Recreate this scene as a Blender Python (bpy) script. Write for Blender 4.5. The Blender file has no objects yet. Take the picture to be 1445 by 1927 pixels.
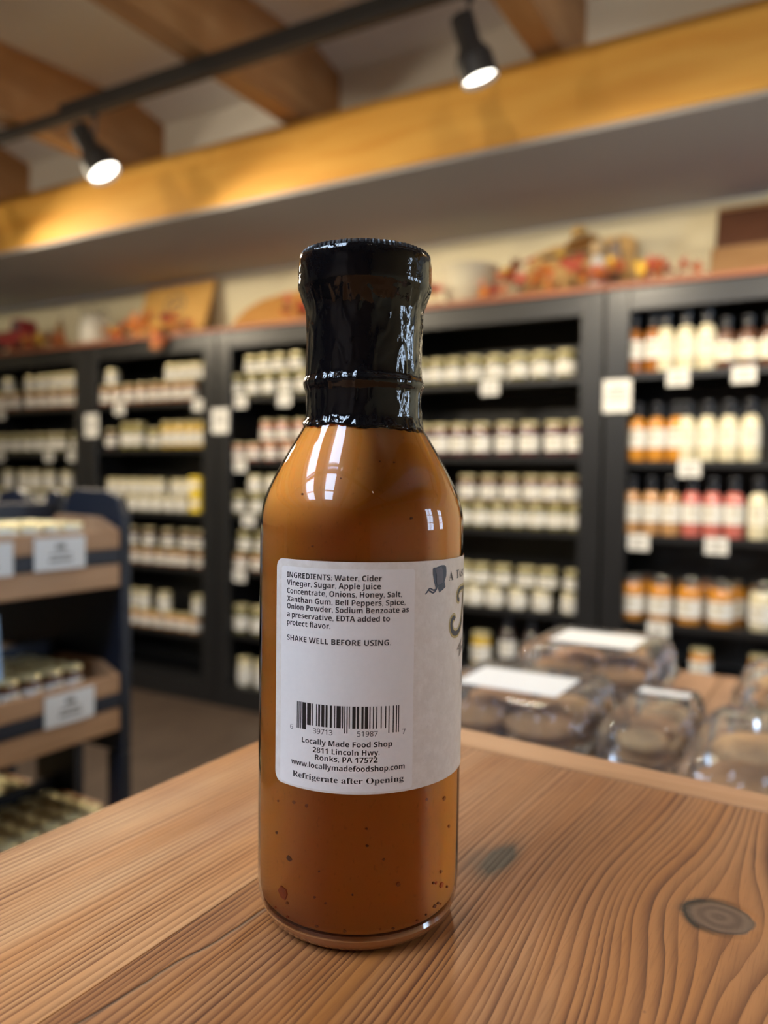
import bpy, math, random
import numpy as np
from mathutils import Vector, Matrix, noise

random.seed(7)
scene = bpy.context.scene
COL = scene.collection
PI = math.pi

# ------------------------------------------------------------------ camera
F_PX = 1500.0; IW, IH = 1445, 1927
YAW, PITCH, ROLL = math.radians(30.2), math.radians(2.3), math.radians(0.75)
CAM = np.array([0.0, 0.0, 1.045])
fw = np.array([-math.sin(YAW) * math.cos(PITCH), math.cos(YAW) * math.cos(PITCH), -math.sin(PITCH)])
rt0 = np.array([math.cos(YAW), math.sin(YAW), 0.0]); up0 = np.cross(rt0, fw)
rt = rt0 * math.cos(ROLL) + up0 * math.sin(ROLL)
up = -rt0 * math.sin(ROLL) + up0 * math.cos(ROLL)
cd = bpy.data.cameras.new('camera'); cam = bpy.data.objects.new('camera', cd); COL.objects.link(cam)
cam.matrix_world = Matrix(((rt[0], up[0], -fw[0], CAM[0]), (rt[1], up[1], -fw[1], CAM[1]), (rt[2], up[2], -fw[2], CAM[2]), (0, 0, 0, 1)))
cd.sensor_fit = 'VERTICAL'; cd.sensor_height = 36.0; cd.lens = F_PX / IH * 36.0
cd.clip_start = 0.01; cd.clip_end = 50
cd.dof.use_dof = True; cd.dof.focus_distance = 0.222; cd.dof.aperture_fstop = 8.2
scene.camera = cam
scene.cycles.max_bounces = 8; scene.cycles.diffuse_bounces = 4; scene.cycles.glossy_bounces = 3; scene.cycles.transparent_max_bounces = 14

# ------------------------------------------------------------------ view, world
vs = scene.view_settings
vs.view_transform = 'Standard'; vs.look = 'None'; vs.gamma = 1.0; vs.use_curve_mapping = False
vs.exposure = 0.35
world = bpy.data.worlds.new('World'); scene.world = world; world.use_nodes = True
world.node_tree.nodes['Background'].inputs[0].default_value = (0.55, 0.7, 1.0, 1)
world.node_tree.nodes['Background'].inputs[1].default_value = 1.0

SKY_STRENGTH = 14.0        # daylight behind the panes
SKYLIGHT_STRENGTH = 20.0
SKY_COL = (0.60, 0.77, 1.0)
BULB_COL = (1.0, 0.85, 0.62)
SPOT_W = 60.0             # spotlights on the track in view
ROOM_SPOT_W = 38.0        # spotlights on the second track, above the camera

# ------------------------------------------------------------------ pixel helpers (directions only)
def ray(x, y): return fw + rt * (x - IW / 2) / F_PX + up * (IH / 2 - y) / F_PX
def onY(x, y, Y): d = ray(x, y); return CAM + d * (Y / d[1])
def onX(x, y, X): d = ray(x, y); return CAM + d * (X / d[0])
def onZ(x, y, Z): d = ray(x, y); return CAM + d * ((Z - CAM[2]) / d[2])
def XatPx(px, Y, z):
    u = (px - IW / 2) / F_PX
    a = Y * rt[1] + (z - CAM[2]) * rt[2]; b = Y * fw[1] + (z - CAM[2]) * fw[2]
    return (u * b - a) / (rt[0] - u * fw[0])

# ------------------------------------------------------------------ node helpers
class X_:
    """tiny expression wrapper around Math nodes"""
    def __init__(s, nt, sock): s.nt = nt; s.s = sock
    def _op(s, op, *o):
        n = s.nt.nodes.new('ShaderNodeMath'); n.operation = op
        for i, v in enumerate((s,) + o):
            if isinstance(v, X_): s.nt.links.new(v.s, n.inputs[i])
            else: n.inputs[i].default_value = v
        return X_(s.nt, n.outputs[0])
    def __add__(s, o): return s._op('ADD', o)
    def __sub__(s, o): return s._op('SUBTRACT', o)
    def __mul__(s, o): return s._op('MULTIPLY', o)
    def __truediv__(s, o): return s._op('DIVIDE', o)
    def pw(s, o): return s._op('POWER', o)
    def fract(s): return s._op('FRACT')
    def sqrt(s): return s._op('SQRT')
    def exp(s): return s._op('EXPONENT')
    def mn(s, o): return s._op('MINIMUM', o)
    def mx(s, o): return s._op('MAXIMUM', o)
    def gt(s, o): return s._op('GREATER_THAN', o)
    def lt(s, o): return s._op('LESS_THAN', o)
    def sin(s): return s._op('SINE')
    def abs(s): return s._op('ABSOLUTE')
    def clamp(s): return s.mx(0.0).mn(1.0)

def new_mat(name):
    m = bpy.data.materials.new(name); m.use_nodes = True
    return m, m.node_tree, m.node_tree.nodes['Principled BSDF']

def setp(b, **k):
    alias = dict(base='Base Color', rough='Roughness', metal='Metallic', spec='Specular IOR Level', coat='Coat Weight', coatr='Coat Roughness', trans='Transmission Weight', ior='IOR', sss='Subsurface Weight', sssr='Subsurface Radius', ssss='Subsurface Scale', emit='Emission Color', emits='Emission Strength', sheen='Sheen Weight')
    for a, v in k.items():
        if isinstance(v, tuple) and len(v) == 3 and a in ('base', 'emit'): v = (*v, 1)
        b.inputs[alias[a]].default_value = v

def coords(nt, scale=(1, 1, 1)):
    tc = nt.nodes.new('ShaderNodeTexCoord'); mp = nt.nodes.new('ShaderNodeMapping')
    mp.inputs['Scale'].default_value = scale; nt.links.new(tc.outputs['Object'], mp.inputs[0])
    return mp.outputs[0]

def tnoise(nt, vec, scale=5, detail=3, rough=.5):
    n = nt.nodes.new('ShaderNodeTexNoise'); n.inputs['Scale'].default_value = scale
    n.inputs['Detail'].default_value = detail; n.inputs['Roughness'].default_value = rough
    nt.links.new(vec, n.inputs['Vector']); return n.outputs['Fac']

def mixc(nt, fac, a, b):
    n = nt.nodes.new('ShaderNodeMix'); n.data_type = 'RGBA'
    f = n.inputs[0]
    if isinstance(fac, X_): nt.links.new(fac.s, f)
    elif hasattr(fac, 'links'): nt.links.new(fac, f)
    else: f.default_value = fac
    for v, i in ((a, 6), (b, 7)):
        if hasattr(v, 'links'): nt.links.new(v, n.inputs[i])
        else: n.inputs[i].default_value = (*v, 1)
    return n.outputs[2]

def bump(nt, b, h, strength=.3, dist=.001):
    n = nt.nodes.new('ShaderNodeBump'); n.inputs['Strength'].default_value = strength; n.inputs['Distance'].default_value = dist
    nt.links.new(h.s if isinstance(h, X_) else h, n.inputs['Height']); nt.links.new(n.outputs[0], b.inputs['Normal'])

def plain(name, base, rough=.5, var=.12, nscale=30, bumps=0.0, **k):
    """painted / moulded surface: slight noise in tone, optional fine relief"""
    m, nt, b = new_mat(name); setp(b, rough=rough, **k)
    v = coords(nt); n = tnoise(nt, v, nscale, 3)
    nt.links.new(mixc(nt, n, tuple(c * (1 - var) for c in base), tuple(min(1, c * (1 + var)) for c in base)), b.inputs['Base Color'])
    if bumps: bump(nt, b, tnoise(nt, v, nscale * 6, 2), bumps, .0008)
    return m

def woodmat(name, light, dark, scale=(1, 1, 1), rings=14, rough=.5, knots=0.0):
    """simple board wood; grain runs along the axis with the small scale"""
    m, nt, b = new_mat(name); setp(b, rough=rough)
    v = coords(nt, scale)
    w = nt.nodes.new('ShaderNodeTexNoise'); w.inputs['Scale'].default_value = rings; w.inputs['Detail'].default_value = 5
    w.inputs['Distortion'].default_value = .6; nt.links.new(v, w.inputs[0])
    f = (X_(nt, w.outputs[0]) - .3) * 2.4
    c = mixc(nt, f.clamp(), light, dark)
    if knots:
        vo = nt.nodes.new('ShaderNodeTexVoronoi'); vo.inputs['Scale'].default_value = knots; nt.links.new(coords(nt, (1, 1, 1.4)), vo.inputs['Vector'])
        k = (X_(nt, vo.outputs['Distance']) * -16.0 + 1.0).clamp()
        c = mixc(nt, k, c, tuple(x * .25 for x in dark))
    nt.links.new(c, b.inputs['Base Color']); bump(nt, b, w.outputs[0], .15, .002)
    return m

def emitter(name, col, strength):
    m, nt, b = new_mat(name); setp(b, base=(0, 0, 0), emit=col, emits=strength, spec=0.0); return m

def clearcoat_glass(name, tint=(1, 1, 1), rough=.02, ior=1.45, film=0.0, filmcol=(.8, .8, .8)):
    """thin clear wall: lets light straight through and reflects at its surface"""
    m = bpy.data.materials.new(name); m.use_nodes = True; nt = m.node_tree
    nt.nodes.remove(nt.nodes['Principled BSDF']); out = nt.nodes['Material Output']
    t = nt.nodes.new('ShaderNodeBsdfTransparent'); t.inputs[0].default_value = (*tint, 1)
    g = nt.nodes.new('ShaderNodeBsdfGlossy'); g.inputs['Roughness'].default_value = rough
    fr = nt.nodes.new('ShaderNodeFresnel'); fr.inputs[0].default_value = ior
    mx = nt.nodes.new('ShaderNodeMixShader')
    nt.links.new(fr.outputs[0], mx.inputs[0]); nt.links.new(t.outputs[0], mx.inputs[1]); nt.links.new(g.outputs[0], mx.inputs[2])
    last = mx.outputs[0]
    if film:
        d = nt.nodes.new('ShaderNodeBsdfDiffuse'); d.inputs[0].default_value = (*filmcol, 1)
        m2 = nt.nodes.new('ShaderNodeMixShader'); m2.inputs[0].default_value = film
        nt.links.new(last, m2.inputs[1]); nt.links.new(d.outputs[0], m2.inputs[2]); last = m2.outputs[0]
    nt.links.new(last, out.inputs[0]); return m

# ------------------------------------------------------------------ mesh helpers
class MB:
    def __init__(s): s.v = []; s.f = []
    def add(s, vs_, fs_):
        o = len(s.v); s.v += [tuple(p) for p in vs_]; s.f += [tuple(i + o for i in f) for f in fs_]; return s
    def box(s, x0, x1, y0, y1, z0, z1):
        return s.add([(x0, y0, z0), (x1, y0, z0), (x1, y1, z0), (x0, y1, z0), (x0, y0, z1), (x1, y0, z1), (x1, y1, z1), (x0, y1, z1)],
                     [(0, 3, 2, 1), (4, 5, 6, 7), (0, 1, 5, 4), (1, 2, 6, 5), (2, 3, 7, 6), (3, 0, 4, 7)])
    def prism(s, poly, axis, a, b):
        """poly: list of 2-D points in the plane across axis ('X','Y','Z')"""
        n = len(poly)
        def P(p, t): return {'X': (t, p[0], p[1]), 'Y': (p[0], t, p[1]), 'Z': (p[0], p[1], t)}[axis]
        return s.add([P(p, a) for p in poly] + [P(p, b) for p in poly],
                     [tuple(range(n))[::-1], tuple(range(n, 2 * n))] + [(i, (i + 1) % n, n + (i + 1) % n, n + i) for i in range(n)])
    def lathe(s, prof, n=32, c=(0, 0, 0), cap0=True, cap1=True, rf=None, a0=0, a1=2 * PI):
        full = abs(a1 - a0 - 2 * PI) < 1e-6; m = n if full else n + 1; V = []
        for j, (r, z) in enumerate(prof):
            for i in range(m):
                a = a0 + (a1 - a0) * i / n; q = r if rf is None else rf(a, r, z, j)
                if isinstance(q, tuple): q, zz = q
                else: zz = z
                V.append((c[0] + q * math.cos(a), c[1] + q * math.sin(a), c[2] + zz))
        Fc = []
        for j in range(len(prof) - 1):
            for i in range(n):
                i2 = (i + 1) % m
                Fc.append((j * m + i, j * m + i2, (j + 1) * m + i2, (j + 1) * m + i))
        if full and cap0: Fc.append(tuple(range(m))[::-1])
        if full and cap1: Fc.append(tuple((len(prof) - 1) * m + i for i in range(m)))
        return s.add(V, Fc)
    def tube(s, pts, r, n=8, caps=True):
        pts = [Vector(p) for p in pts]; V = []; Fc = []; prev = None
        for k, p in enumerate(pts):
            d = (pts[min(k + 1, len(pts) - 1)] - pts[max(k - 1, 0)]).normalized()
            a = prev if prev is not None else (Vector((0, 0, 1)) if abs(d.z) < .9 else Vector((1, 0, 0)))
            u = (a - d * a.dot(d)).normalized(); w = d.cross(u); prev = u
            rr = r[k] if isinstance(r, (list, tuple)) else r
            V += [tuple(p + u * rr * math.cos(2 * PI * i / n) + w * rr * math.sin(2 * PI * i / n)) for i in range(n)]
        for k in range(len(pts) - 1):
            Fc += [(k * n + i, k * n + (i + 1) % n, (k + 1) * n + (i + 1) % n, (k + 1) * n + i) for i in range(n)]
        if caps: Fc += [tuple(range(n))[::-1], tuple((len(pts) - 1) * n + i for i in range(n))]
        return s.add(V, Fc)
    def xf(s, M):
        s.v = [tuple(M @ Vector(p)) for p in s.v]; return s
    def build(s, name, mat, parent=None, smooth=False, bevel=0.0, seg=2):
        me = bpy.data.meshes.new(name); me.from_pydata(s.v, [], s.f); me.update()
        if smooth:
            me.polygons.foreach_set('use_smooth', [True] * len(me.polygons))
            try: me.set_sharp_from_angle(angle=math.radians(40))
            except Exception: pass
        me.materials.append(mat)
        o = bpy.data.objects.new(name, me); COL.objects.link(o)
        if parent is not None: o.parent = parent
        if bevel:
            md = o.modifiers.new('bevel', 'BEVEL'); md.width = bevel; md.segments = seg; md.limit_method = 'ANGLE'
        return o

def tag(o, label=None, cat=None, group=None, kind=None):
    if label: o['label'] = label
    if cat: o['category'] = cat
    if group: o['group'] = group
    if kind: o['kind'] = kind
    return o
def thing(name, label, cat, loc=(0, 0, 0), rz=0.0, group=None):
    o = bpy.data.objects.new(name, None); COL.objects.link(o); o.empty_display_size = .05
    o.location = loc; o.rotation_euler = (0, 0, rz); return tag(o, label, cat, group)
def copy_tree(o, parent=None):
    c = o.copy(); COL.objects.link(c); c.parent = parent
    for ch in list(o.children): copy_tree(ch, c)
    return c
class Proto:
    """builds a thing once; the first placement uses it, later ones copy it"""
    def __init__(s, make): s.make = make; s.root = None
    def put(s, loc, rz, label, cat, group=None, sc=1.0):
        if s.root is None: s.root = s.make(); r = s.root
        else: r = copy_tree(s.root)
        r.location = loc; r.rotation_euler = (0, 0, rz); r.scale = (sc, sc, sc)
        r['label'] = label; r['category'] = cat
        if group: r['group'] = group
        elif 'group' in r: del r['group']
        return r

# ------------------------------------------------------------------ materials
M = {}
M['cream_wall'] = plain('cream_wall', (.84, .77, .55), .85, .04, 3)
M['dark_panel'] = woodmat('dark_wall_panelling', (.34, .22, .14), (.25, .15, .095), (5, 5, .8), 6, .5)
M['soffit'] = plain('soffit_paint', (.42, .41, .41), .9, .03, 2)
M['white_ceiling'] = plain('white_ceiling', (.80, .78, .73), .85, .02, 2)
M['beam'] = woodmat('golden_pine_beam', (.78, .43, .085), (.66, .31, .045), (.5, 4, 4), 5, .45, 1.5)
M['joist'] = woodmat('brown_joist', (.47, .25, .10), (.34, .155, .05), (5, .6, 5), 5, .5)
M['floor'] = woodmat('dark_floor_boards', (.085, .058, .042), (.045, .029, .021), (6, .8, 1), 5, .45)
M['black_paint'] = plain('black_painted_wood', (.012, .012, .013), .34, .25, 18)
M['navy'] = plain('navy_painted_metal', (.006, .010, .022), .5, .2, 20)
M['tray_wood'] = woodmat('tray_wood', (.46, .265, .14), (.33, .175, .085), (5, .8, 5), 8, .55)
M['gold'] = plain('gold_lid', (.90, .80, .46), .28, .06, 40, metal=.55)
M['silver'] = plain('silver_lid', (.72, .72, .70), .25, .05, 40, metal=1.0)
M['paper'] = plain('white_paper', (.70, .69, .66), .6, .03, 60)
M['paper_cream'] = plain('cream_paper', (.76, .73, .62), .6, .03, 60)
M['ink'] = plain('grey_ink', (.16, .15, .14), .6, .05, 60)
M['black_plastic'] = plain('black_plastic', (.012, .013, .017), .22, .2, 60)
M['track'] = plain('black_track_metal', (.016, .015, .016), .45, .2, 30)
M['redboard'] = woodmat('red_brown_top_board', (.36, .12, .055), (.24, .075, .035), (.8, 6, 6), 6, .5)

# ------------------------------------------------------------------ room shell
RX0, RX1, RY0, RYW = -5.2, 2.6, -3.0, 3.08
YB = 2.30                     # front face of the golden beam
Z_SOF = 2.065; Z_BT = 2.30    # soffit height, beam top
tag(MB().box(RX0, RX1, RY0, RYW, -.05, 0).build('floor', M['floor']), kind='structure')
tag(MB().box(RX0, RX1, RYW, RYW + .1, 0, Z_SOF - .0125).build('wall_shelf_side', M['cream_wall']), kind='structure')
tag(MB().box(RX0 - .1, RX0, RY0, RYW, 0, 2.7).build('wall_left', M['cream_wall']), kind='structure')

ceil = tag(MB().prism([(RY0, 2.50), (1.6, 2.548), (2.39, 2.60), (2.55, 2.565), (2.55, 2.66), (RY0, 2.66)], 'X', RX0, RX1).build('ceiling', M['white_ceiling']), kind='structure')
MB().box(RX0, RX1, 2.55, 2.58, 2.28, 2.60).build('blocking_panel', M['white_ceiling'], ceil)
MB().box(RX0, RX1, YB, YB + .17, Z_SOF, Z_BT).build('beam', M['beam'], ceil, bevel=.006)
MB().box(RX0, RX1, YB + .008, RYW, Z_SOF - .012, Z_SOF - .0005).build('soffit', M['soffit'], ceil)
jx = [-4.44, -3.52, -2.61, -1.70, -.765, .16, 1.08, 2.0]
jm = MB().box(-.09, 0, RY0, 2.55, 2.315, 2.62)
j0 = None
for x in jx:
    if j0 is None: j0 = jm.build('joist', M['joist'], ceil); j = j0
    else: j = j0.copy(); COL.objects.link(j); j.parent = ceil
    j.location = (x, 0, 0)

# walls with windows (out of frame, they light the shop)
pane = emitter('daylit_pane', SKY_COL, SKY_STRENGTH)
frame_m = plain('white_window_frame', (.6, .6, .58), .5, .03)
def wall_with_holes(name, axis, pos, a0, a1, z0, z1, holes, mat):
    """wall lying across axis at pos, thickness .1 outward, rectangular openings (a,b,zlo,zhi)"""
    mb = MB(); sg = 1 if pos > 0 else -1; lo, hi = sorted((pos, pos + .1 * sg))
    xs = sorted({a0, a1, *[h[0] for h in holes], *[h[1] for h in holes]})
    for p, q in zip(xs, xs[1:]):
        hh = [h for h in holes if h[0] <= p + 1e-6 and h[1] >= q - 1e-6]
        spans = [(z0, z1)] if not hh else [(z0, hh[0][2]), (hh[0][3], z1)]
        for u, w in spans:
            if axis == 'X': mb.box(lo, hi, p, q, u, w)
            else: mb.box(p, q, lo, hi, u, w)
    return tag(mb.build(name, mat), kind='structure')
def window(key, axis, pos, a, b, zl, zh, nx, nz):
    sg = 1 if pos > 0 else -1; root = thing(f'window_{key}_offscreen', None, None); root['kind'] = 'structure'
    t = .035
    def bx(p, q, u, w, d0, d1, nm, m):
        lo, hi = sorted((pos + sg * d0, pos + sg * d1)); mb = MB()
        if axis == 'X': mb.box(lo, hi, p, q, u, w)
        else: mb.box(p, q, lo, hi, u, w)
        mb.build(nm, m, root)
    for (p, q, u, w) in ((a, a + t, zl, zh), (b - t, b, zl, zh), (a + t, b - t, zl, zl + t), (a + t, b - t, zh - t, zh)): bx(p, q, u, w, .01, .09, 'window_frame', frame_m)
    for i in range(1, nx): c = a + (b - a) * i / nx; bx(c - .012, c + .012, zl + t, zh - t, .03, .06, 'mullion', frame_m)
    for i in range(1, nz): c = zl + (zh - zl) * i / nz; bx(a + t, b - t, c - .012, c + .012, .032, .058, 'mullion', frame_m)
    bx(a + t, b - t, zl + t, zh - t, .07, .08, f'pane_{key}_offscreen', pane)
wr = [(1.05, 1.60, .9, 2.0), (2.15, 2.65, .9, 1.9)]
wall_with_holes('wall_right', 'X', RX1, RY0, RYW, 0, 2.7, wr, M['cream_wall'])
for key, h in zip(('right', 'right_corner'), wr): window(key, 'X', RX1, *h, 2, 3)
tag(MB().box(RX0, RX1, RY0 - .1, RY0, 0, 2.7).build('wall_back', M['dark_panel']), kind='structure')
skypane = emitter('daylit_roof_pane', SKY_COL, SKYLIGHT_STRENGTH)
for key, a, b in (('roof', -.735, -.36), ('roof_next', -1.66, -1.22)):      # roof windows between the joists, over the camera
    root = thing(f'window_{key}_offscreen', None, None); root['kind'] = 'structure'
    y0, y1 = -1.9, -.25
    for (p, q, u, w) in ((a - .03, a, y0 - .03, y1 + .03), (b, b + .03, y0 - .03, y1 + .03), (a, b, y0 - .03, y0), (a, b, y1, y1 + .03)): MB().box(p, q, u, w, 2.42, 2.53).build('window_frame', frame_m, root)
    for k in (1, 2): yy = y0 + (y1 - y0) * k / 3; MB().box(a, b, yy - .015, yy + .015, 2.45, 2.475).build('mullion', frame_m, root)
    MB().box(a, b, y0, y1, 2.478, 2.486).build(f'pane_{key}_offscreen', skypane, root)

# ------------------------------------------------------------------ bookcases
YR = 2.75                                   # front plane of the bookcases
XB = [-4.24, -3.364, -2.488, -1.612, -.736, .14]
ZTOP = 1.700
SHELF = [[1.405, 1.172, .895, .63, .33], [1.405, 1.185, .88, .62, .31], [1.412, 1.125, .883, .63, .34], [1.418, 1.140, .872, .574, .345], [1.420, 1.120, .870, .577, .40]]
UNDER = ['under the red truck', 'under the printed sign', 'under the rounded board', 'under the white bowl', 'under the walnut boards']
def bookcase(i):
    x0, x1 = XB[i] + .004, XB[i + 1] - .004; Y0, Y1 = YR, RYW - .02
    r = thing('bookcase', 'tall black open bookcase of jars standing ' + UNDER[i], 'bookcase', ((x0 + x1) / 2, YR, 0), 0, 'black bookcases along the wall')
    w = (x1 - x0) / 2; d = Y1 - Y0; b = M['black_paint']
    for s in (-1, 1):
        MB().box(min(s * w, s * (w - .02)), max(s * w, s * (w - .02)), .02, d, 0, ZTOP).build('side_panel', b, r)
        MB().box(min(s * w, s * (w - .078)), max(s * w, s * (w - .078)), 0, .02, .0, ZTOP).build('stile', b, r, bevel=.003)
    MB().box(-w + .078, w - .078, 0.001, .02, ZTOP - .076, ZTOP).build('top_rail', b, r, bevel=.003)
    MB().box(-w + .078, w - .078, 0.001, .02, 0, .10).build('plinth', b, r, bevel=.003)
    MB().box(-w + .02, w - .02, .02, d, ZTOP - .02, ZTOP).build('top_panel', b, r)
    MB().box(-w + .02, w - .02, d - .008, d, 0, ZTOP - .02).build('back_panel', b, r)
    for z in SHELF[i] + [.10]:
        MB().box(-w + .02, w - .02, .022, d - .008, z - .022, z).build('shelf', b, r)
    return r
for i in range(5): bookcase(i)
tag(MB().box(XB[0], XB[5], YR - .012, RYW - .02, ZTOP, ZTOP + .018).build('top_board', M['redboard'], bevel=.002), 'long red-brown board lying across the tops of the black bookcases', 'board')
ZT = ZTOP + .018

# ------------------------------------------------------------------ jars and bottles on the bookcases
def content(name, col, rough=.12): return plain(name, col, rough, .2, 60, coat=.6, coatr=.05)
CONT = {'amber': content('amber_preserve', (.30, .11, .02)), 'green': content('pickle_green', (.23, .19, .03)), 'olive': content('olive_relish', (.16, .14, .04)),
        'red': content('dark_red_preserve', (.07, .010, .012)), 'brown': content('brown_butter', (.10, .04, .018)), 'white': content('pale_spread', (.62, .58, .46)),
        'orange': content('orange_dressing', (.55, .235, .03)), 'cream': content('cream_dressing', (.66, .60, .42)), 'pink': content('pink_dressing', (.50, .14, .115)),
        'tan': content('tan_dressing', (.45, .25, .11)), 'yellow': content('yellow_mustard', (.55, .36, .03)), 'dark': content('dark_sauce', (.025, .012, .010)), 'salsa': content('red_salsa', (.33, .06, .02))}
def wrap_label(r, z0, z1, half, n=12):
    """paper wrapped on the front (-Y) of a cylinder"""
    mb = MB(); a = -PI / 2
    mb.lathe([(r, z0), (r, z1)], n, a0=a - half, a1=a + half); return mb
def label_print(r, z0, z1):
    mb = MB(); h = z1 - z0
    for (u, w, za, zb) in ((-.5, .5, .62, .80), (-.32, .32, .46, .52), (-.55, .55, .20, .27)):
        mb.lathe([(r, z0 + h * za), (r, z0 + h * zb)], 6, a0=-PI / 2 + u, a1=-PI / 2 + w)
    return mb
def make_jar(h, r, cont, lid, paper='paper', lz=(.14, .60)):
    def f():
        o = thing('jar', '', '')
        MB().lathe([(r * .9, 0), (r, .006), (r, h * .70), (r * .96, h * .77), (r * .84, h * .84), (r * .84, h * .90)], 20).build('jar_body', CONT[cont], o, smooth=True)
        MB().lathe([(r * .93, h * .865), (r * .95, h * .875), (r * .95, h * .985), (r * .90, h), (r * .80, h), (r * .78, h * .992)], 20).build('lid', M[lid], o, smooth=True)
        lb = wrap_label(r + .0006, h * lz[0], h * lz[1], 1.75).build('label', M[paper], o, smooth=True)
        label_print(r + .0011, h * lz[0], h * lz[1]).build('label_print', M['ink2'], lb)
        return o
    return Proto(f)
M['ink2'] = plain('label_ink', (.42, .37, .26), .6, .1)
def make_bottle(cont, paper, lz=(.045, .108), h=.197):
    def f():
        o = thing('sauce_bottle', '', ''); k = h / .197
        P = [(.026, 0), (.0295, .002), (.0308, .007), (.0308, .115), (.0305, .121), (.0283, .129), (.0242, .137), (.0205, .143), (.0172, .148), (.0165, .15)]
        MB().lathe([(r, z * k) for r, z in P], 20).build('bottle_body', CONT[cont], o, smooth=True)
        MB().lathe([(.0175, .147 * k), (.0173, .158 * k), (.0181, .160 * k), (.0173, .162 * k), (.0173, .181 * k), (.0200, .188 * k), (.0200, .195 * k), (.019, .197 * k)], 20).build('neck_seal', M['black_plastic'], o, smooth=True)
        lb = wrap_label(.0313, lz[0] * k, lz[1] * k, 1.9).build('label', M[paper], o, smooth=True)
        label_print(.0317, lz[0] * k, lz[1] * k).build('label_print', M['ink2'], lb)
        return o
    return Proto(f)
def make_box(w, d, h, col):
    m = plain('carton_' + col, {'yellow': (.75, .55, .05), 'white': (.8, .8, .76)}[col], .6, .05)
    def f():
        o = thing('carton', '', '')
        MB().box(-w / 2, w / 2, -d / 2, d / 2, 0, h).build('carton_body', m, o, bevel=.002)
        MB().box(-w / 2 * .8, w / 2 * .8, -d / 2 - .001, -d / 2 + .002, h * .35, h * .68).build('carton_label', M['paper'], o)
        return o
    return Proto(f)
KIND = {}
for c in ('amber', 'green', 'olive', 'red', 'brown', 'white', 'orange', 'salsa', 'yellow', 'cream'):
    KIND['pint_' + c] = (make_jar(.125, .037, c, 'gold'), .039)
    KIND['half_' + c] = (make_jar(.098, .034, c, 'gold'), .036)
    KIND['low_' + c] = (make_jar(.078, .035, c, 'gold', lz=(.12, .62)), .037)
KIND['silver_orange'] = (make_jar(.150, .040, 'orange', 'silver', lz=(.16, .56)), .042)
KIND['silver_cream'] = (make_jar(.150, .040, 'cream', 'silver', lz=(.16, .56)), .042)
for c, p in (('orange', 'paper'), ('cream', 'paper_cream'), ('pink', 'paper'), ('tan', 'paper'), ('dark', 'paper'), ('amber', 'paper'), ('brown', 'paper')):
    KIND['bottle_' + c] = (make_bottle(c, p), .032)
KIND['short_dark'] = (make_bottle('brown', 'paper_cream', (.03, .10), .165), .032)
KIND['box_yellow'] = (make_box(.075, .06, .085, 'yellow'), .038)
SIDE = [('printed-sign', -1), ('red-truck', 1), ('printed-sign', 1), ('walnut', -1), ('white-bowl', 1)]   # the side each bookcase is counted from
NTH = ['first', 'second', 'third', 'fourth', 'fifth', 'sixth', 'seventh', 'eighth', 'ninth', 'tenth', 'eleventh', 'twelfth']
USED = set()
def counted(bay, k, n, what, rest):
    if n == 1: lab = f'{what}, {rest}'
    else:
        nm, d = SIDE[bay]; lab = f'{NTH[k if d > 0 else n - 1 - k]} {what} from the {nm} side, {rest}'
    lab = lab.replace('under the', 'under'); assert lab not in USED and len(lab.split()) <= 16, lab
    USED.add(lab); return lab
ORD = ['top', 'second', 'third', 'fourth', 'fifth', 'bottom']
def row(bay, sh, kind, pxs, desc, cat='jar', back=0, stack=0.0, where=''):
    """pxs: centre pixels of the things in the row, read from the photograph; shelf depth sets the distance"""
    pr, rad = KIND[kind]; z = (SHELF[bay] + [.10])[sh]
    Y = YR + .026 + rad + back * (rad * 2 + .006)
    lim0, lim1 = XB[bay] + .03 + rad, XB[bay + 1] - .03 - rad
    xs = sorted(XatPx(p, Y, z + .05) for p in pxs)
    out = []
    for x in xs:
        x = min(max(x, lim0), lim1)
        if out and x - out[-1] < 2 * rad + .001: x = out[-1] + 2 * rad + .001
        if x > lim1 + .002: continue
        out.append(x)
    wh = where + ' ' if where else ''
    for k, x in enumerate(out):
        lab = counted(bay, k, len(out), desc.split(' with ')[0], f'{wh}{ORD[sh]} shelf {UNDER[bay]}')
        pr.put((x, Y, z + stack), random.uniform(-.25, .25), lab, cat, f'{where or "front"} row of {kind.replace("_", " ")} on {ORD[sh]} shelf {UNDER[bay]}')
    return out
def span(a, b, n): return [a + (b - a) * i / (n - 1) for i in range(n)] if n > 1 else [a]
def stackrow(bay, sh, kind, pxs, desc, kind2, pxs2, desc2):
    row(bay, sh, kind, pxs, desc, where='lower layer,')
    h = {'pint': .125, 'half': .098, 'low': .078}[kind.split('_')[0]]
    row(bay, sh, kind2, pxs2, desc2, where='upper layer,', stack=h + .0005)
# bay E
row(4, 0, 'bottle_amber', [1192, 1222], 'amber sauce bottle with black neck seal', 'bottle')
row(4, 0, 'bottle_cream', [1252, 1285, 1322], 'cream dressing bottle with black neck seal', 'bottle')
row(4, 0, 'short_dark', [1366, 1402, 1440, 1475, 1520], 'short dark sauce bottle with cream label', 'bottle')
row(4, 1, 'bottle_orange', [1198, 1227, 1259], 'orange sauce bottle with black neck seal', 'bottle')
row(4, 1, 'bottle_cream', [1291, 1328, 1366, 1403], 'cream dressing bottle with black neck seal', 'bottle')
row(4, 2, 'bottle_tan', [1188, 1215, 1247], 'tan dressing bottle with black neck seal', 'bottle')
row(4, 2, 'bottle_pink', [1301, 1338, 1376], 'pink-red dressing bottle with black neck seal', 'bottle')
row(4, 2, 'bottle_cream', [1426, 1466, 1506], 'cream dressing bottle with black neck seal', 'bottle')
row(4, 3, 'silver_orange', [1190, 1242, 1297, 1356], 'orange dressing jar with silver lid')
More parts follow.
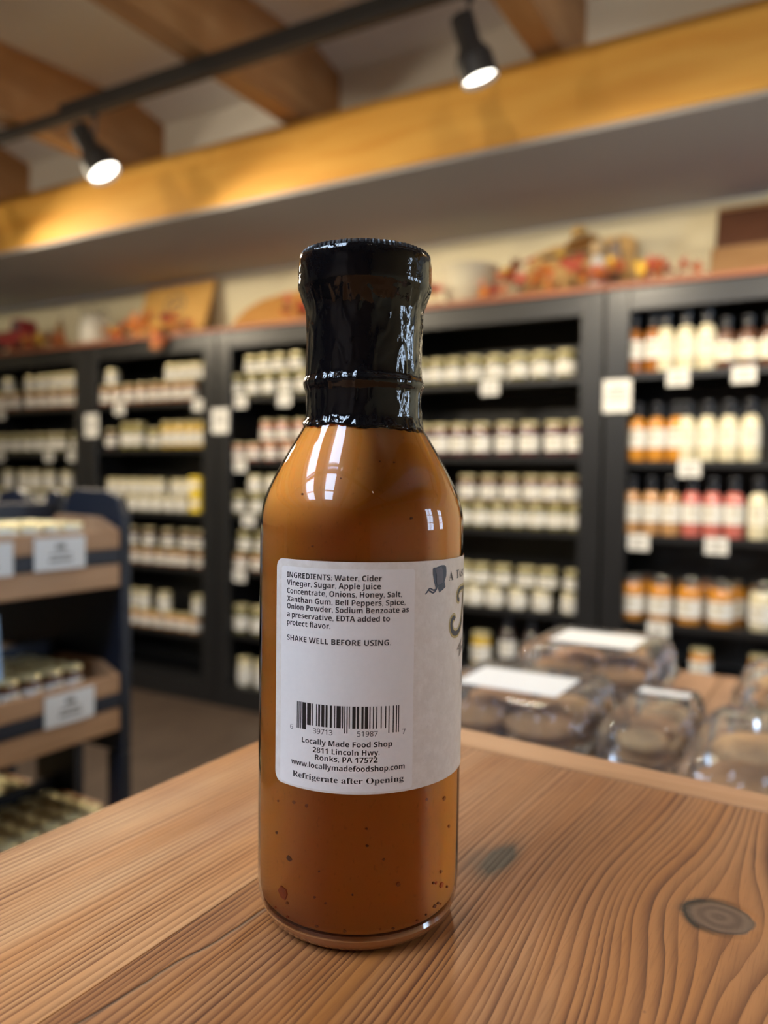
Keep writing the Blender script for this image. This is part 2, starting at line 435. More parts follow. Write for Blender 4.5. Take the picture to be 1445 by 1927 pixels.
row(4, 3, 'silver_orange', [1215, 1330, 1380], 'orange dressing jar with silver lid', back=1, where='back row,')
row(4, 3, 'silver_cream', [1434, 1490], 'cream dressing jar with silver lid')
row(4, 4, 'half_orange', [1200, 1318, 1430], 'small orange dressing jar with gold lid')
# bay D
row(3, 0, 'half_olive', [735, 772, 806, 850, 893, 934, 978, 1020, 1066], 'olive relish jar with gold lid and white label')
row(3, 0, 'half_olive', [865, 915, 960, 1003, 1040], 'olive relish jar with gold lid', back=1, where='back row,')
row(3, 1, 'pint_red', [735, 780, 824, 866, 906, 951, 996, 1044, 1086], 'dark red preserve jar with gold lid')
stackrow(3, 2, 'half_olive', [735, 775, 815, 870, 905, 940, 975, 1010, 1045, 1083], 'olive relish jar with white label', 'half_brown', [760, 880, 920, 960, 1000, 1035, 1075], 'brown spread jar with white label')
stackrow(3, 3, 'low_white', [735, 775, 815, 860, 895, 932, 975, 1020, 1075], 'low pale jar with white label', 'low_olive', [800, 870, 905, 945, 990, 1030, 1080], 'low olive jar with white label')
row(3, 4, 'pint_yellow', [800, 906], 'yellow mustard jar with gold lid')
row(3, 4, 'bottle_dark', [850, 955, 1000, 1050], 'dark sauce bottle with white label', 'bottle')
# bay C
stackrow(2, 0, 'half_olive', [448, 478, 508, 540, 572, 606, 640, 675], 'olive relish jar with white label', 'low_olive', [475, 500, 528, 560, 600], 'low olive jar with gold lid')
stackrow(2, 1, 'low_salsa', [450, 480, 512, 545, 577, 610, 645], 'low red salsa jar with gold lid', 'half_salsa', [505, 535, 568, 600], 'red salsa jar with white label')
stackrow(2, 2, 'half_olive', [452, 485, 518, 552, 590, 630], 'olive relish jar with white label', 'low_white', [482, 515, 548, 585], 'low pale jar with white label')
stackrow(2, 3, 'low_amber', [455, 487, 520, 553, 590, 630], 'low amber preserve jar with gold lid', 'half_olive', [462, 495, 528, 560], 'olive relish jar with gold lid')
row(2, 4, 'pint_olive', [455, 488, 522, 555, 590, 630], 'tall olive pickle jar with white label')
row(2, 5, 'pint_white', [462, 495, 528, 562, 600], 'tall pale jar with white label')
# bay B
stackrow(1, 0, 'half_amber', [200, 222, 246, 270, 294, 317, 340, 362], 'amber preserve jar with white label', 'low_white', [213, 325, 345, 366, 382], 'low pale jar with gold lid')
row(1, 1, 'half_brown', [212], 'brown pickle jar with white label')
row(1, 1, 'pint_green', [242, 262], 'green pickle jar with gold lid')
row(1, 1, 'half_green', [292], 'small green pickle jar with white label')
row(1, 1, 'pint_yellow', [318, 340, 361, 380], 'yellow pickle jar with gold lid')
stackrow(1, 2, 'low_white', [208, 231, 254, 276, 298, 322, 345], 'low pale jar with white label', 'low_cream', [215, 237, 259, 281, 302, 335, 352], 'low cream jar with white label')
row(1, 2, 'box_yellow', [375], 'small yellow carton with white band', 'carton', where='lower layer,')
row(1, 2, 'box_yellow', [375], 'small yellow carton with white band', 'carton', stack=.086, where='upper layer,')
stackrow(1, 3, 'low_amber', [205, 230, 255, 280, 305, 328, 350, 380], 'low amber jar with white label', 'half_brown', [250, 282, 318, 352, 378], 'brown spread jar with white label')
stackrow(1, 4, 'low_orange', [205, 230, 253, 276, 299, 322, 345, 368], 'low orange jar with white label', 'half_white', [248, 272, 310, 375], 'pale spread jar with white label')
# bay A
stackrow(0, 0, 'half_amber', [-15, 8, 32, 60, 82, 105, 128, 148], 'amber preserve jar with white label', 'low_white', [18, 60, 82, 103, 120, 137], 'low pale jar with gold lid')
row(0, 1, 'half_olive', [-12, 12, 34, 56, 78, 100, 118, 146], 'olive relish jar with gold lid')
stackrow(0, 2, 'low_olive', [-10, 15, 40, 62, 84, 106, 128], 'low olive jar with white label', 'half_white', [18, 48, 70, 96, 128], 'pale spread jar with gold lid')
row(0, 3, 'half_green', [10, 40, 75, 110, 140], 'green relish jar with white label')

# price tags hanging from shelf edges, cards on the stiles
def price_tag_mesh(): 
    o = thing('price_tag', '', '')
    c = MB().box(-.035, .035, -.0012, 0, -.048, .006).build('card', M['paper'], o, bevel=.0005)
    mb = MB()
    for (u, z0, z1) in ((.024, -.014, -.009), (.017, -.025, -.022), (.021, -.035, -.031)): mb.box(-u, u, -.0017, -.0012, z0, z1)
    mb.build('card_print', M['ink'], c)
    return o
TAG = Proto(price_tag_mesh)
for bay, lst in {0: [(2, 0), (0, 1), (92, 1), (143, 1), (48, 2)], 1: [(225, 0), (375, 0)], 2: [(441, 0), (535, 0), (441, 1), (468, 2), (446, 3)], 3: [(922, 0)], 4: [(1276, 0), (1400, 0), (1297, 1), (1201, 2), (1348, 2), (1238, 3)]}.items():
    for sh in sorted({q[1] for q in lst}):
        xs = []
        for px in sorted(q[0] for q in lst if q[1] == sh):
            z = SHELF[bay][sh]; Y = YR + .0205
            x = min(max(XatPx(px, Y, z - .02), XB[bay] + .125), XB[bay + 1] - .125)
            if xs and x - xs[-1] < .075: x = xs[-1] + .075
            xs.append(x)
        for k, x in enumerate(xs):
            TAG.put((x, Y, z - .004), 0, counted(bay, k, len(xs), 'white price tag', f'{ORD[sh]} shelf edge {UNDER[bay]}'), 'price tag', 'price tags on the bookcase shelf edges')
for px, py, w, h, lab in ((172, 801, .098, .115, 'white card on the black uprights between red truck and printed sign'), (414, 792, .098, .11, 'white card on the black uprights between printed sign and rounded board'), (1161, 745, .095, .11, 'cream card on the black uprights between white bowl and walnut boards')):
    p = onY(px, py, YR - .002); o = thing('notice_card', lab, 'card', (p[0], YR - .0012, p[2]))
    MB().box(-w / 2, w / 2, -.0015, 0, -h / 2, h / 2).build('card', M['paper'], o, bevel=.0005)
    mb = MB()
    for (u, a, b) in ((.026, .022, .029), (.036, .008, .012), (.03, -.004, 0), (.034, -.017, -.013)): mb.box(-u, u, -.002, -.0015, a, b)
    mb.build('card_print', M['ink'], o)

# ------------------------------------------------------------------ track lighting
ZRAIL = 2.262
YT = float(onZ(300, 165, ZRAIL)[1])
tr = thing('light_track', 'black ceiling light track running under the joists', 'light track', (0, YT, ZRAIL))
MB().box(RX0 + .3, RX1 - .3, 0, .036, 0, .034).build('rail', M['track'], tr, bevel=.002)
xs_ = XatPx(111, YT, ZRAIL + .04)
MB().box(xs_, RX1 - .3, -.004, .040, .0345, .052).build('rail_cover', M['track'], tr, bevel=.002)
bulb = emitter('lamp_face', (1.0, .93, .80), 7.0)
def spot_head(label, base, nk, fc, watts, cone=125, group='spotlights on the ceiling track', soft=.07, key=''):
    """spot head clipped to the track: stem, yoke, flared housing, glowing lens"""
    nk, fc, base = Vector(nk), Vector(fc), Vector(base); ax = (fc - nk).normalized(); L = (fc - nk).length
    end = f'_{key}_offscreen' if key else ''
    o = thing('track_spotlight' + end, label, 'spotlight', base, 0, group)
    MB().lathe([(.011, -.022), (.011, 0)], 12).build('clip', M['track'], o)
    mid = nk + ax * L * .42 - base
    MB().tube([(0, 0, -.02), (0, 0, -.055), tuple(mid * .75 + Vector((0, 0, -.02))), tuple(mid)], .0045, 8).build('yoke', M['track'], o, smooth=True)
    R = L * .29; rot = Vector((0, 0, 1)).rotation_difference(ax).to_matrix().to_4x4(); T = Matrix.Translation(nk - base) @ rot
    MB().lathe([(R * .58, 0), (R * .64, .004), (R * .62, L * .45), (R * .95, L * .62), (R, L * .68), (R, L * .985), (R * .95, L), (R * .93, L * .94), (R * .90, L * .90)], 28, cap1=False).xf(T).build('housing', M['track'], o, smooth=True)
    MB().lathe([(R * .91, L * .91), (R * .6, L * .935), (R * .2, L * .945)], 28).xf(T).build('lens' + end, bulb, o, smooth=True)
    ld = bpy.data.lights.new('spot_beam' + end, 'SPOT'); ld.energy = watts; ld.color = BULB_COL; ld.spot_size = math.radians(cone); ld.spot_blend = .8; ld.shadow_soft_size = soft
    lo = bpy.data.objects.new('spot_beam' + end, ld); COL.objects.link(lo); lo.parent = o; lo.location = fc + ax * .012 - base; lo.rotation_euler = Vector((0, 0, -1)).rotation_difference(ax).to_euler()
    return o
def lamp_head(label, px_stem, neck_px, face_px, dy, key=''):
    Yc = YT + .018
    return spot_head(label, (XatPx(px_stem, Yc, ZRAIL - .05), Yc, ZRAIL), onY(*neck_px, Yc), onY(*face_px, Yc + dy), SPOT_W, 172, key=key)
lamp_head('black track spotlight glowing beside the pine joist above the printed sign', 178, (148, 242), (198, 328), .03)
lamp_head('black track spotlight glowing against the bright white ceiling panel', 883, (868, 30), (904, 152), .03)
lamp_head('black track spotlight on the track beyond the walnut boards', 1640, (1630, -180), (1668, -60), .03, 'track_right')
lamp_head('black track spotlight at the wall end of the track', -170, (-195, 340), (-150, 410), .03, 'track_left')
YT2 = -.75
tr2 = thing('light_track', 'second black light track across the joists over the pine table', 'light track', (0, YT2, ZRAIL))
MB().box(RX0 + .3, RX1 - .3, -.018, .018, 0, .034).build('rail', M['track'], tr2, bevel=.002)
MB().box(RX0 + .3, RX1 - .3, -.022, .022, .0345, .052).build('rail_cover', M['track'], tr2, bevel=.002)
for x, nm in ((-3.9, 'red truck'), (-2.75, 'printed sign'), (-1.9, 'rounded board'), (-.2, 'white bowl'), (.75, 'walnut boards')):
    spot_head('black spotlight on the second track aimed at the bookcase under the ' + nm, (x, YT2, ZRAIL), (x, YT2, ZRAIL - .06), (x - .02, YT2 + .125, ZRAIL - .070), ROOM_SPOT_W, 84, 'spotlights on the second track', .035, 'second_track_' + nm.replace(' ', '_'))

# ------------------------------------------------------------------ decorations on top of the bookcases
LEAF = [plain('leaf_' + n, c, .6, .35, 80) for n, c in (('red', (.42, .05, .025)), ('orange', (.62, .20, .025)), ('yellow', (.66, .40, .04)), ('brown', (.20, .07, .025)), ('rust', (.45, .11, .03)))]
def leaf_mesh(kind):
    """five-lobed autumn leaf with a folded midrib and a stalk"""
    rim = []
    for i, (a, r) in enumerate(((-90, .12), (-60, .62), (-35, .45), (-8, .95), (20, .50), (48, .92), (70, .55), (90, 1.15), (110, .55), (132, .92), (160, .50), (188, .95), (215, .45), (240, .62))):
        a = math.radians(a); x, y = r * math.cos(a), r * math.sin(a)
        rim.append((x, y, .22 * abs(x) - .12 * y * y))
    mb = MB(); n = len(rim)
    mb.add([(0, .1, 0)] + rim, [(0, 1 + i, 1 + (i + 1) % n) for i in range(n)])
    mb.tube([(0, .1, 0), (0, -.4, -.02), (.05, -.8, -.1)], .035, 4)
    me = bpy.data.meshes.new('leaf'); me.from_pydata(mb.v, [], mb.f); me.materials.append(LEAF[kind]); return me
LM = [leaf_mesh(i) for i in range(5)]
def garland(label, pts, n, spread, size, extra=()):
    r = thing('leaf_garland', label, 'garland', (pts[0][0], pts[0][1], ZT))
    MB().tube([(p[0] - pts[0][0], p[1] - pts[0][1], .012) for p in pts], .005, 6).build('vine', LEAF[3], r)
    rr = random.Random(hash(label) % 1000 if False else len(label) * 7 + n)
    for i in range(n):
        t = rr.random() * (len(pts) - 1); k = int(t); u = t - k; a, b = pts[k], pts[min(k + 1, len(pts) - 1)]
        x = a[0] + (b[0] - a[0]) * u - pts[0][0] + rr.uniform(-.02, .02); y = a[1] + (b[1] - a[1]) * u - pts[0][1] + rr.uniform(-.03, .02)
        h = a[2] + (b[2] - a[2]) * u
        o = bpy.data.objects.new('leaf', LM[rr.choice((0, 0, 1, 1, 2, 3, 4, 4))]); COL.objects.link(o); o.parent = r
        s = size * rr.uniform(.7, 1.2); o.location = (x, y, .03 + rr.random() * h); o.scale = (s, s, s)
        o.rotation_euler = (rr.uniform(.5, 2.0), rr.uniform(-.7, .7), rr.uniform(-1, 1))
    for (x, y, z, k, s) in extra:
        o = bpy.data.objects.new('leaf', LM[k]); COL.objects.link(o); o.parent = r; o.location = (x - pts[0][0], y - pts[0][1], z - ZT); o.scale = (s, s, s); o.rotation_euler = (1.5, .2, .1 + x)
garland('red and orange autumn leaves piled between the white bowl and walnut boards', [(-1.20, 2.80, .03), (-1.08, 2.80, .10), (-.85, 2.80, .10), (-.70, 2.79, .04), (-.45, 2.79, .015)], 62, .03, .034)
garland('orange autumn leaves spilling over the edge below the printed sign', [(-3.28, 2.83, .03), (-3.10, 2.80, .08), (-2.86, 2.78, .08), (-2.66, 2.80, .03)], 40, .03, .036, [(-2.83, 2.715, 1.72, 1, .045), (-2.80, 2.71, 1.685, 4, .05), (-2.825, 2.712, 1.665, 1, .045), (-2.79, 2.714, 1.71, 3, .04)])
garland('rust leaves with yellow blooms beside the red truck', [(-4.0, 2.76, .01), (-3.82, 2.80, .05), (-3.6, 2.80, .03)], 24, .03, .032)
garland('orange leaf cluster at the end of the rounded board', [(-2.21, 2.84, .08), (-2.12, 2.82, .12), (-2.0, 2.84, .06)], 20, .03, .035)
garland('green and yellow leaves beside the white bowl', [(-1.50, 2.80, .02), (-1.42, 2.79, .05), (-1.38, 2.79, .03)], 10, .02, .03)

# toy truck
tk = thing('toy_truck', 'red toy pickup truck standing on the bookcase top', 'toy truck', (-4.07, 2.88, ZT))
red = plain('red_truck_paint', (.36, .03, .035), .35, .1); tyre = plain('tyre_rubber', (.03, .03, .032), .7, .1); dk = plain('truck_glass', (.10, .10, .11), .15, .1)
MB().prism([(-.17, .05), (-.17, .12), (-.02, .12), (.0, .195), (.075, .195), (.095, .125), (.165, .115), (.17, .05)], 'Y', -.055, .055).build('truck_body', red, tk, bevel=.008)
MB().prism([(.008, .13), (.018, .182), (.066, .182), (.08, .13)], 'Y', -.057, .057).build('cab_window', dk, tk)
MB().box(-.16, -.03, -.05, .05, .121, .135).build('cargo_bed', plain('truck_bed_wood', (.2, .09, .04), .6), tk)
MB().box(.168, .18, -.055, .055, .05, .066).build('bumper', M['silver'], tk)
for sx in (-.11, .11):
    for sy in (-1, 1):
        MB().lathe([(.018, -.012), (.036, -.012), (.038, -.008), (.038, .008), (.036, .012), (.018, .012)], 20).xf(Matrix.Translation((sx, sy * .055, .038)) @ Matrix.Rotation(PI / 2, 4, 'X')).build('wheel', tyre, tk, smooth=True)
# small gourd
gd = thing('gourd', 'small tan gourd standing between red truck and white crock', 'gourd', (-3.70, 2.86, ZT))
MB().lathe([(.008, 0), (.03, .006), (.042, .03), (.038, .055), (.022, .075), (.018, .095), (.024, .12), (.02, .14), (.006, .15)], 18).build('gourd_body', plain('tan_gourd', (.42, .22, .07), .5, .2, 40), gd, smooth=True)
MB().tube([(0, 0, .148), (.004, 0, .165), (.014, 0, .176)], .005, 6).build('stem', LEAF[3], gd)
# white crock with wire flowers
wc = thing('white_crock', 'white ceramic crock with wire stems beside the printed sign', 'crock', (-3.45, 2.88, ZT))
wm = plain('white_glaze', (.74, .71, .62), .2, .03, coat=.5)
MB().lathe([(.055, 0), (.075, .01), (.085, .06), (.08, .12), (.068, .145), (.072, .155), (.068, .155), (.062, .14)], 26).build('crock_body', wm, wc, smooth=True)
MB().tube([(.08, 0, .125), (.125, 0, .12), (.13, 0, .07), (.083, 0, .045)], .008, 8).build('handle', wm, wc, smooth=True)
for k in range(6):
    a = k * 1.05; dx, dy = .06 * math.cos(a), .04 * math.sin(a)
    MB().tube([(dx * .3, dy * .3, .14), (dx * .7, dy * .7, .18), (dx * 1.3, dy * 1.3, .195 + .01 * (k % 3)), (dx * 1.5, dy * 1.5, .175)], .003, 5).build('wire_stem', M['silver'] if k % 2 else M['track'], wc)
# printed sign leaning back
def leaning(name, label, cat, xc, y0, y1, h, parts_fn):
    """flat board standing on the bookcase top and leaning on the wall; local z runs up the board"""
    o = thing(name, label, cat, (xc, y0, ZT)); o.rotation_euler = (-math.atan2(y1 - y0, h), 0, 0); parts_fn(o); return o
def sign_parts(o):
    w = .235
    bd = MB().box(-w, w, 0, .018, 0, .335).build('board', woodmat('sign_wood', (.76, .46, .14), (.66, .36, .09), (1, 5, 5), 6, .5), o, bevel=.003)
    ink = plain('grey_print', (.20, .17, .13), .7, .2)
    mb = MB()
    for k in range(14):
        a = 2 * PI * k / 14; mb.add([(.06 * math.cos(a) + dx, -.0008, .215 + .055 * math.sin(a) + dz) for dx, dz in ((-.016, 0), (0, -.01), (.016, 0), (0, .01))], [(0, 1, 2, 3)])
    mb.box(-.03, .03, -.0012, 0, .205, .225)
    mb.build('printed_wreath', ink, bd)
    mb = MB(); mb.box(-.12, .12, -.0012, 0, .09, .10); mb.box(-.09, .09, -.0012, 0, .07, .077); mb.build('printed_line', ink, bd)
leaning('wooden_sign', 'pale wooden sign board with grey printed wreath leaning on the wall', 'sign', -2.99, 2.93, 3.04, .335, sign_parts)
def oval_parts(o):
    P = [(-.25, 0), (-.245, .05), (-.22, .10), (-.16, .15), (-.08, .185), (.04, .205), (.16, .21), (.22, .20), (.25, .16), (.26, .0)]
    MB().prism(P, 'Y', 0, .02).build('board', woodmat('honey_board', (.66, .33, .08), (.56, .25, .05), (1, 5, 5), 6, .45), o, bevel=.004)
leaning('cutting_board', 'rounded honey-coloured cutting board leaning on the wall', 'cutting board', -2.37, 2.97, 3.03, .21, oval_parts)
def plank_parts(o):
    P = [(-.22, 0), (-.22, .17), (-.19, .225), (-.12, .25), (.16, .26), (.2, .235), (.2, 0)]
    b = MB().prism(P, 'Y', 0, .018).build('board', woodmat('maple_board', (.66, .43, .18), (.56, .33, .12), (1, 5, 5), 6, .45), o, bevel=.003)
    MB().box(-.16, .13, -.001, .0185, .196, .214).build('handle_slot', tyre, b)
leaning('bread_board', 'arched maple bread board with dark slot behind the leaves', 'bread board', -.90, 2.95, 3.03, .25, plank_parts)
def walnut_parts(o):
    MB().box(0, .62, 0, .022, .1505, .290).build('board', woodmat('walnut', (.115, .045, .022), (.075, .028, .015), (1, 5, 5), 6, .4), o, bevel=.003)
    pale = woodmat('pale_edge', (.40, .23, .10), (.30, .16, .065), (1, 5, 5), 6, .45)
    MB().box(-.012, .62, 0, .022, 0, .150).build('board', pale, o, bevel=.003)
    MB().box(0, .62, 0, .022, .2905, .304).build('board', pale, o, bevel=.003)
leaning('serving_board', 'dark walnut serving board with paler bands leaning on the wall', 'serving board', -.425, 2.94, 3.03, .30, walnut_parts)
# bowl
bw = thing('bowl', 'white ceramic mixing bowl on the bookcase top', 'bowl', (-1.305, 2.88, ZT))
MB().lathe([(.05, 0), (.055, .008), (.085, .03), (.105, .08), (.115, .148), (.119, .152), (.115, .154), (.110, .148), (.10, .08), (.08, .034), (.0, .02)], 36, cap1=False).build('bowl_body', plain('bowl_glaze', (.70, .64, .48), .25, .03, coat=.4), bw, smooth=True)
# straw-hatted figurine
fg = thing('figurine', 'straw-hatted scarecrow figurine standing among the autumn leaves', 'figurine', (-.80, 2.87, ZT))
straw = plain('straw', (.52, .32, .10), .8, .25, 120)
MB().lathe([(.03, 0), (.038, .01), (.034, .09), (.022, .13), (.008, .14)], 16).build('body', plain('white_cloth', (.70, .69, .66), .8, .08), fg, smooth=True)
MB().lathe([(.006, .13), (.026, .145), (.03, .165), (.026, .185), (.01, .195)], 16).build('head', plain('burlap', (.50, .36, .20), .85, .2, 90), fg, smooth=True)
MB().lathe([(.062, .196), (.064, .200), (.03, .206), (.028, .245), (.02, .255)], 18).xf(Matrix.Translation((-.012, 0, 0)) @ Matrix.Rotation(-.25, 4, 'Y')).build('hat', straw, fg, smooth=True)
MB().lathe([(.031, .207), (.0315, .222)], 18).xf(Matrix.Translation((-.012, 0, 0)) @ Matrix.Rotation(-.25, 4, 'Y')).build('hat_band', tyre, fg, smooth=True)
MB().prism([(.03, .02), (.075, .04), (.085, .12), (.07, .19), (.05, .17), (.03, .12)], 'Y', -.012, .012).build('wing', plain('grey_brown_feather', (.20, .16, .14), .8, .2), fg, bevel=.004)
for s in (-1, 1): MB().tube([(s * .025, 0, .11), (s * .05, -.01, .085), (s * .055, -.02, .06)], .009, 8).build('arm', straw, fg, smooth=True)

# ------------------------------------------------------------------ tiered tray stand (left)
SX = -1.0; SYE = .885
st = thing('display_stand', 'navy painted tiered display stand holding wooden trays', 'display stand', (-1.165, .4, 0))
def stl(mb, name, mat=M['navy'], bevel=.002): return mb.xf(Matrix.Translation((1.165, -.4, 0))).build(name, mat, st, bevel=bevel)
YN = -.25
prof = [(-1.0, .60), (-1.0, .985), (-1.012, 1.012), (-1.04, 1.022), (-1.115, 1.024), (-1.135, 1.01), (-1.14, .965), (-1.155, .965), (-1.16, 1.015), (-1.175, 1.022), (-1.185, 1.01), (-1.205, .968), (-1.222, .968), (-1.25, 1.012), (-1.27, 1.022), (-1.31, 1.016), (-1.33, .985), (-1.33, .60)]
for y in (SYE + .002, YN - .022): stl(MB().prism(prof, 'Y', y, y + .02), 'end_panel')
for y in (SYE + .002, YN - .022):
    for (a, b) in ((-1.034, -1.0), (-1.215, -1.115), (-1.33, -1.296)): stl(MB().box(a, b, y, y + .02, 0, .598), 'post')
TIERS = [.87, .638, .40]
for zt in TIERS:
    for (a, b) in ((-1.012, -1.0), (-1.33, -1.318)): stl(MB().box(a, b, YN, SYE, zt + .037, zt + .060), 'rail')
    for (a, b) in ((-1.012, -1.001), (-1.329, -1.318)): stl(MB().box(a, b, YN, SYE, zt, zt + .036), 'apron_board', M['tray_wood'])
    stl(MB().box(-1.317, -1.013, YN, SYE, zt + .030, zt + .0375), 'deck', M['navy'])
    stl(MB().box(-1.172, -1.158, YN, SYE, zt + .038, zt + .13), 'spine_board')
TNAME = ['top', 'middle', 'bottom']
def tray(zt, side, name):
    """wooden tray with a low front board and higher shaped end boards"""
    xo, xi = (-1.0, -1.155) if side > 0 else (-1.33, -1.175)
    zb = zt + .0605; s = 1 if side > 0 else -1
    where = 'facing the pine table' if side > 0 else 'on the far side'
    o = thing('wooden_tray', f'shallow wooden tray {where}, {name} tier of the navy stand', 'tray', (xo, .3, zb))
    w = M['tray_wood']
    def bd(mb, nm): return mb.xf(Matrix.Translation((-xo, -.3, -zb))).build(nm, w, o, bevel=.0015)
    y0, y1 = YN + .002, SYE - .002
    xs = sorted((xo, xo - s * .010)); bd(MB().box(xs[0], xs[1], y0 + .012, y1 - .012, zb + .0005, zb + .030), 'front_board')
    xs = sorted((xi, xi + s * .010)); bd(MB().box(xs[0], xs[1], y0 + .012, y1 - .012, zb + .0005, zb + .040), 'back_board')
    xs = sorted((xo - s * .010, xi + s * .010)); bd(MB().box(xs[0], xs[1], y0 + .012, y1 - .012, zb + .0005, zb + .007), 'bottom_board')
    P = [(xo, zb + .0005), (xo, zb + .030), (xo - s * .04, zb + .049), (xo - s * .138, zb + .051), (xi, zb + .036), (xi, zb + .0005)]
    if s < 0: P = P[::-1]
    for a in (y0, y1 - .012): bd(MB().prism(P, 'Y', a, a + .012), 'end_board')
for zt, nm in zip(TIERS, TNAME):
    for side in (1, -1): tray(zt, side, nm)
# tiny jars in the trays
MINI = {}
for c in ('amber', 'brown', 'white'):
    MINI[c] = make_jar(.036 if c == 'white' else .048, .0165, c, 'gold', lz=(.12, .62))
def mini_rows(ti, cols, y_list, colour, desc, group):
    zb = TIERS[ti] + .0605 + .0072
    for xc in cols:
        for y in y_list: MINI[colour].put((xc, y + random.uniform(-.002, .002), zb), PI / 2 + random.uniform(-.3, .3), desc, 'jar', group)
ys = [SYE - .034 - k * .0365 for k in range(9)]
mini_rows(0, (-1.135, -1.098, -1.061, -1.028), ys[1:8], 'white', 'tiny gold-lidded jar in the near tray, top tier of the navy stand', 'tiny jars in the top tray')
mini_rows(1, (-1.135, -1.098, -1.061, -1.028), ys[1:8], 'brown', 'tiny gold-lidded jar in the near tray, middle tier of the navy stand', 'tiny jars in the middle tray')
mini_rows(2, (-1.135, -1.098, -1.061, -1.028), ys, 'amber', 'tiny gold-lidded jar in the near tray, bottom tier of the navy stand', 'tiny jars in the bottom tray')
mini_rows(2, (-1.300, -1.265, -1.230, -1.195), ys[:7], 'amber', 'tiny gold-lidded jar in the far tray, bottom tier of the navy stand', 'tiny jars in the far bottom tray')
# cards clipped to the tray fronts
M['card_white'] = plain('card_white', (.72, .72, .71), .5, .02)
def card(y, zc, lab, w=.088, h=.047):
    o = thing('price_card', lab, 'price card', (-.9985, y, zc))
    MB().box(0, .0012, -w / 2, w / 2, -h / 2, h / 2).build('card', M['card_white'], o, bevel=.0004)
    mb = MB()
    for (u, a, b) in ((.008, .006, .014), (.018, -.003, 0), (.020, -.012, -.008)): mb.box(.0012, .0017, -u, u, a, b)
    mb.build('card_print', M['ink'], o); return o
card(.771, .931, 'white printed card clipped to the top tray near its end')
card(.650, .929, 'white printed card on the top tray, second from its end')
card(.787, .699, 'white printed card clipped to the middle tray')
bc = thing('blue_card', 'pale blue card tucked below the top tray of the navy stand', 'card', (-1.03, .655, .7155))
MB().box(0, .0015, -.06, .045, 0, .13).xf(Matrix.Rotation(-.10, 4, 'Y')).build('card', plain('pale_blue_card', (.35, .52, .80), .4, .03), bc)

# ------------------------------------------------------------------ lower table with clamshell boxes (right)
LZ = .765
lt = thing('low_display_table', 'low wooden display table behind the pine table top', 'table', (0, .85, 0))
lw = woodmat('low_table_wood', (.30, .16, .085), (.20, .10, .05), (5, .8, 5), 8, .5)
for k in range(6): MB().box(-.40 + k * .125, -.40 + (k + 1) * .125 - .0015, -.42, .40, LZ - .03, LZ).build('plank', lw, lt, bevel=.0015)
for sx in (-.36, .31):
    for sy in (-.38, .36): MB().box(sx - .03, sx + .03, sy - .03, sy + .03, 0, LZ - .0905).build('leg', lw, lt, bevel=.003)
for sy in (-.40, .37): MB().box(-.39, .34, sy, sy + .02, LZ - .09, LZ - .0305).build('apron', lw, lt)
M['clear'] = clearcoat_glass('clear_plastic', (.985, .985, .99), .07, 1.42, .05, (.8, .8, .8))
COOK = [plain('cookie_' + n, c, .8, .3, 120, .5) for n, c in (('brown', (.42, .215, .085)), ('tan', (.62, .38, .17)), ('dark', (.22, .105, .045)))]
def rrect(w, d, r, n=6, ribs=0, amp=0.0):
    pts = []
    segs = [((w / 2 - r, d / 2 - r), 0), ((-w / 2 + r, d / 2 - r), 90), ((-w / 2 + r, -d / 2 + r), 180), ((w / 2 - r, -d / 2 + r), 270)]
    m = 54
    for q, ((cx, cy), a) in enumerate(segs):
        for i in range(n + 1):
            t = math.radians(a + 90 * i / n); pts.append((cx + r * math.cos(t), cy + r * math.sin(t)))
        (nx, ny), na = segs[(q + 1) % 4]; t = math.radians(a + 90)
        p0 = (cx + r * math.cos(t), cy + r * math.sin(t)); p1 = (nx + r * math.cos(t), ny + r * math.sin(t))
        for i in range(1, m):
            u = i / m; off = amp * math.sin(2 * PI * 7 * u); pts.append((p0[0] + (p1[0] - p0[0]) * u + off * math.cos(t), p0[1] + (p1[1] - p0[1]) * u + off * math.sin(t)))
    return pts
def loops(levels):
    """stack of rounded-rectangle loops (w, d, r, z, rib amplitude)"""
    mb = MB(); V = []; n = None
    for (w, d, r, z, a) in levels:
        L = rrect(w, d, r, amp=a); n = len(L); V += [(x, y, z) for x, y in L]
    Fc = [(k * n + i, k * n + (i + 1) % n, (k + 1) * n + (i + 1) % n, (k + 1) * n + i) for k in range(len(levels) - 1) for i in range(n)]
    Fc.append(tuple(range(n))[::-1]); Fc.append(tuple((len(levels) - 1) * n + i for i in range(n)))
    return mb.add(V, Fc)
def cookie_mesh(r, h, k):
    mb = MB(); P = [(r * .80, 0), (r * .95, h * .22), (r, h * .45), (r * .95, h * .66), (r * .82, h * .84), (r * .62, h * .96), (r * .38, h), (r * .15, h * 1.02), (.0005, h * 1.02)]
    def lump(a, q, z, j):
        v = Vector((math.cos(a) * q * 90 + k * 3.1, math.sin(a) * q * 90, z * 90)); n = noise.noise(v) + .6 * noise.noise(v * 2.3)
        return (q * (1 + .07 * n), z + (h * .10 * n if j > 2 else 0))
    return mb.lathe(P, 30, rf=lump)
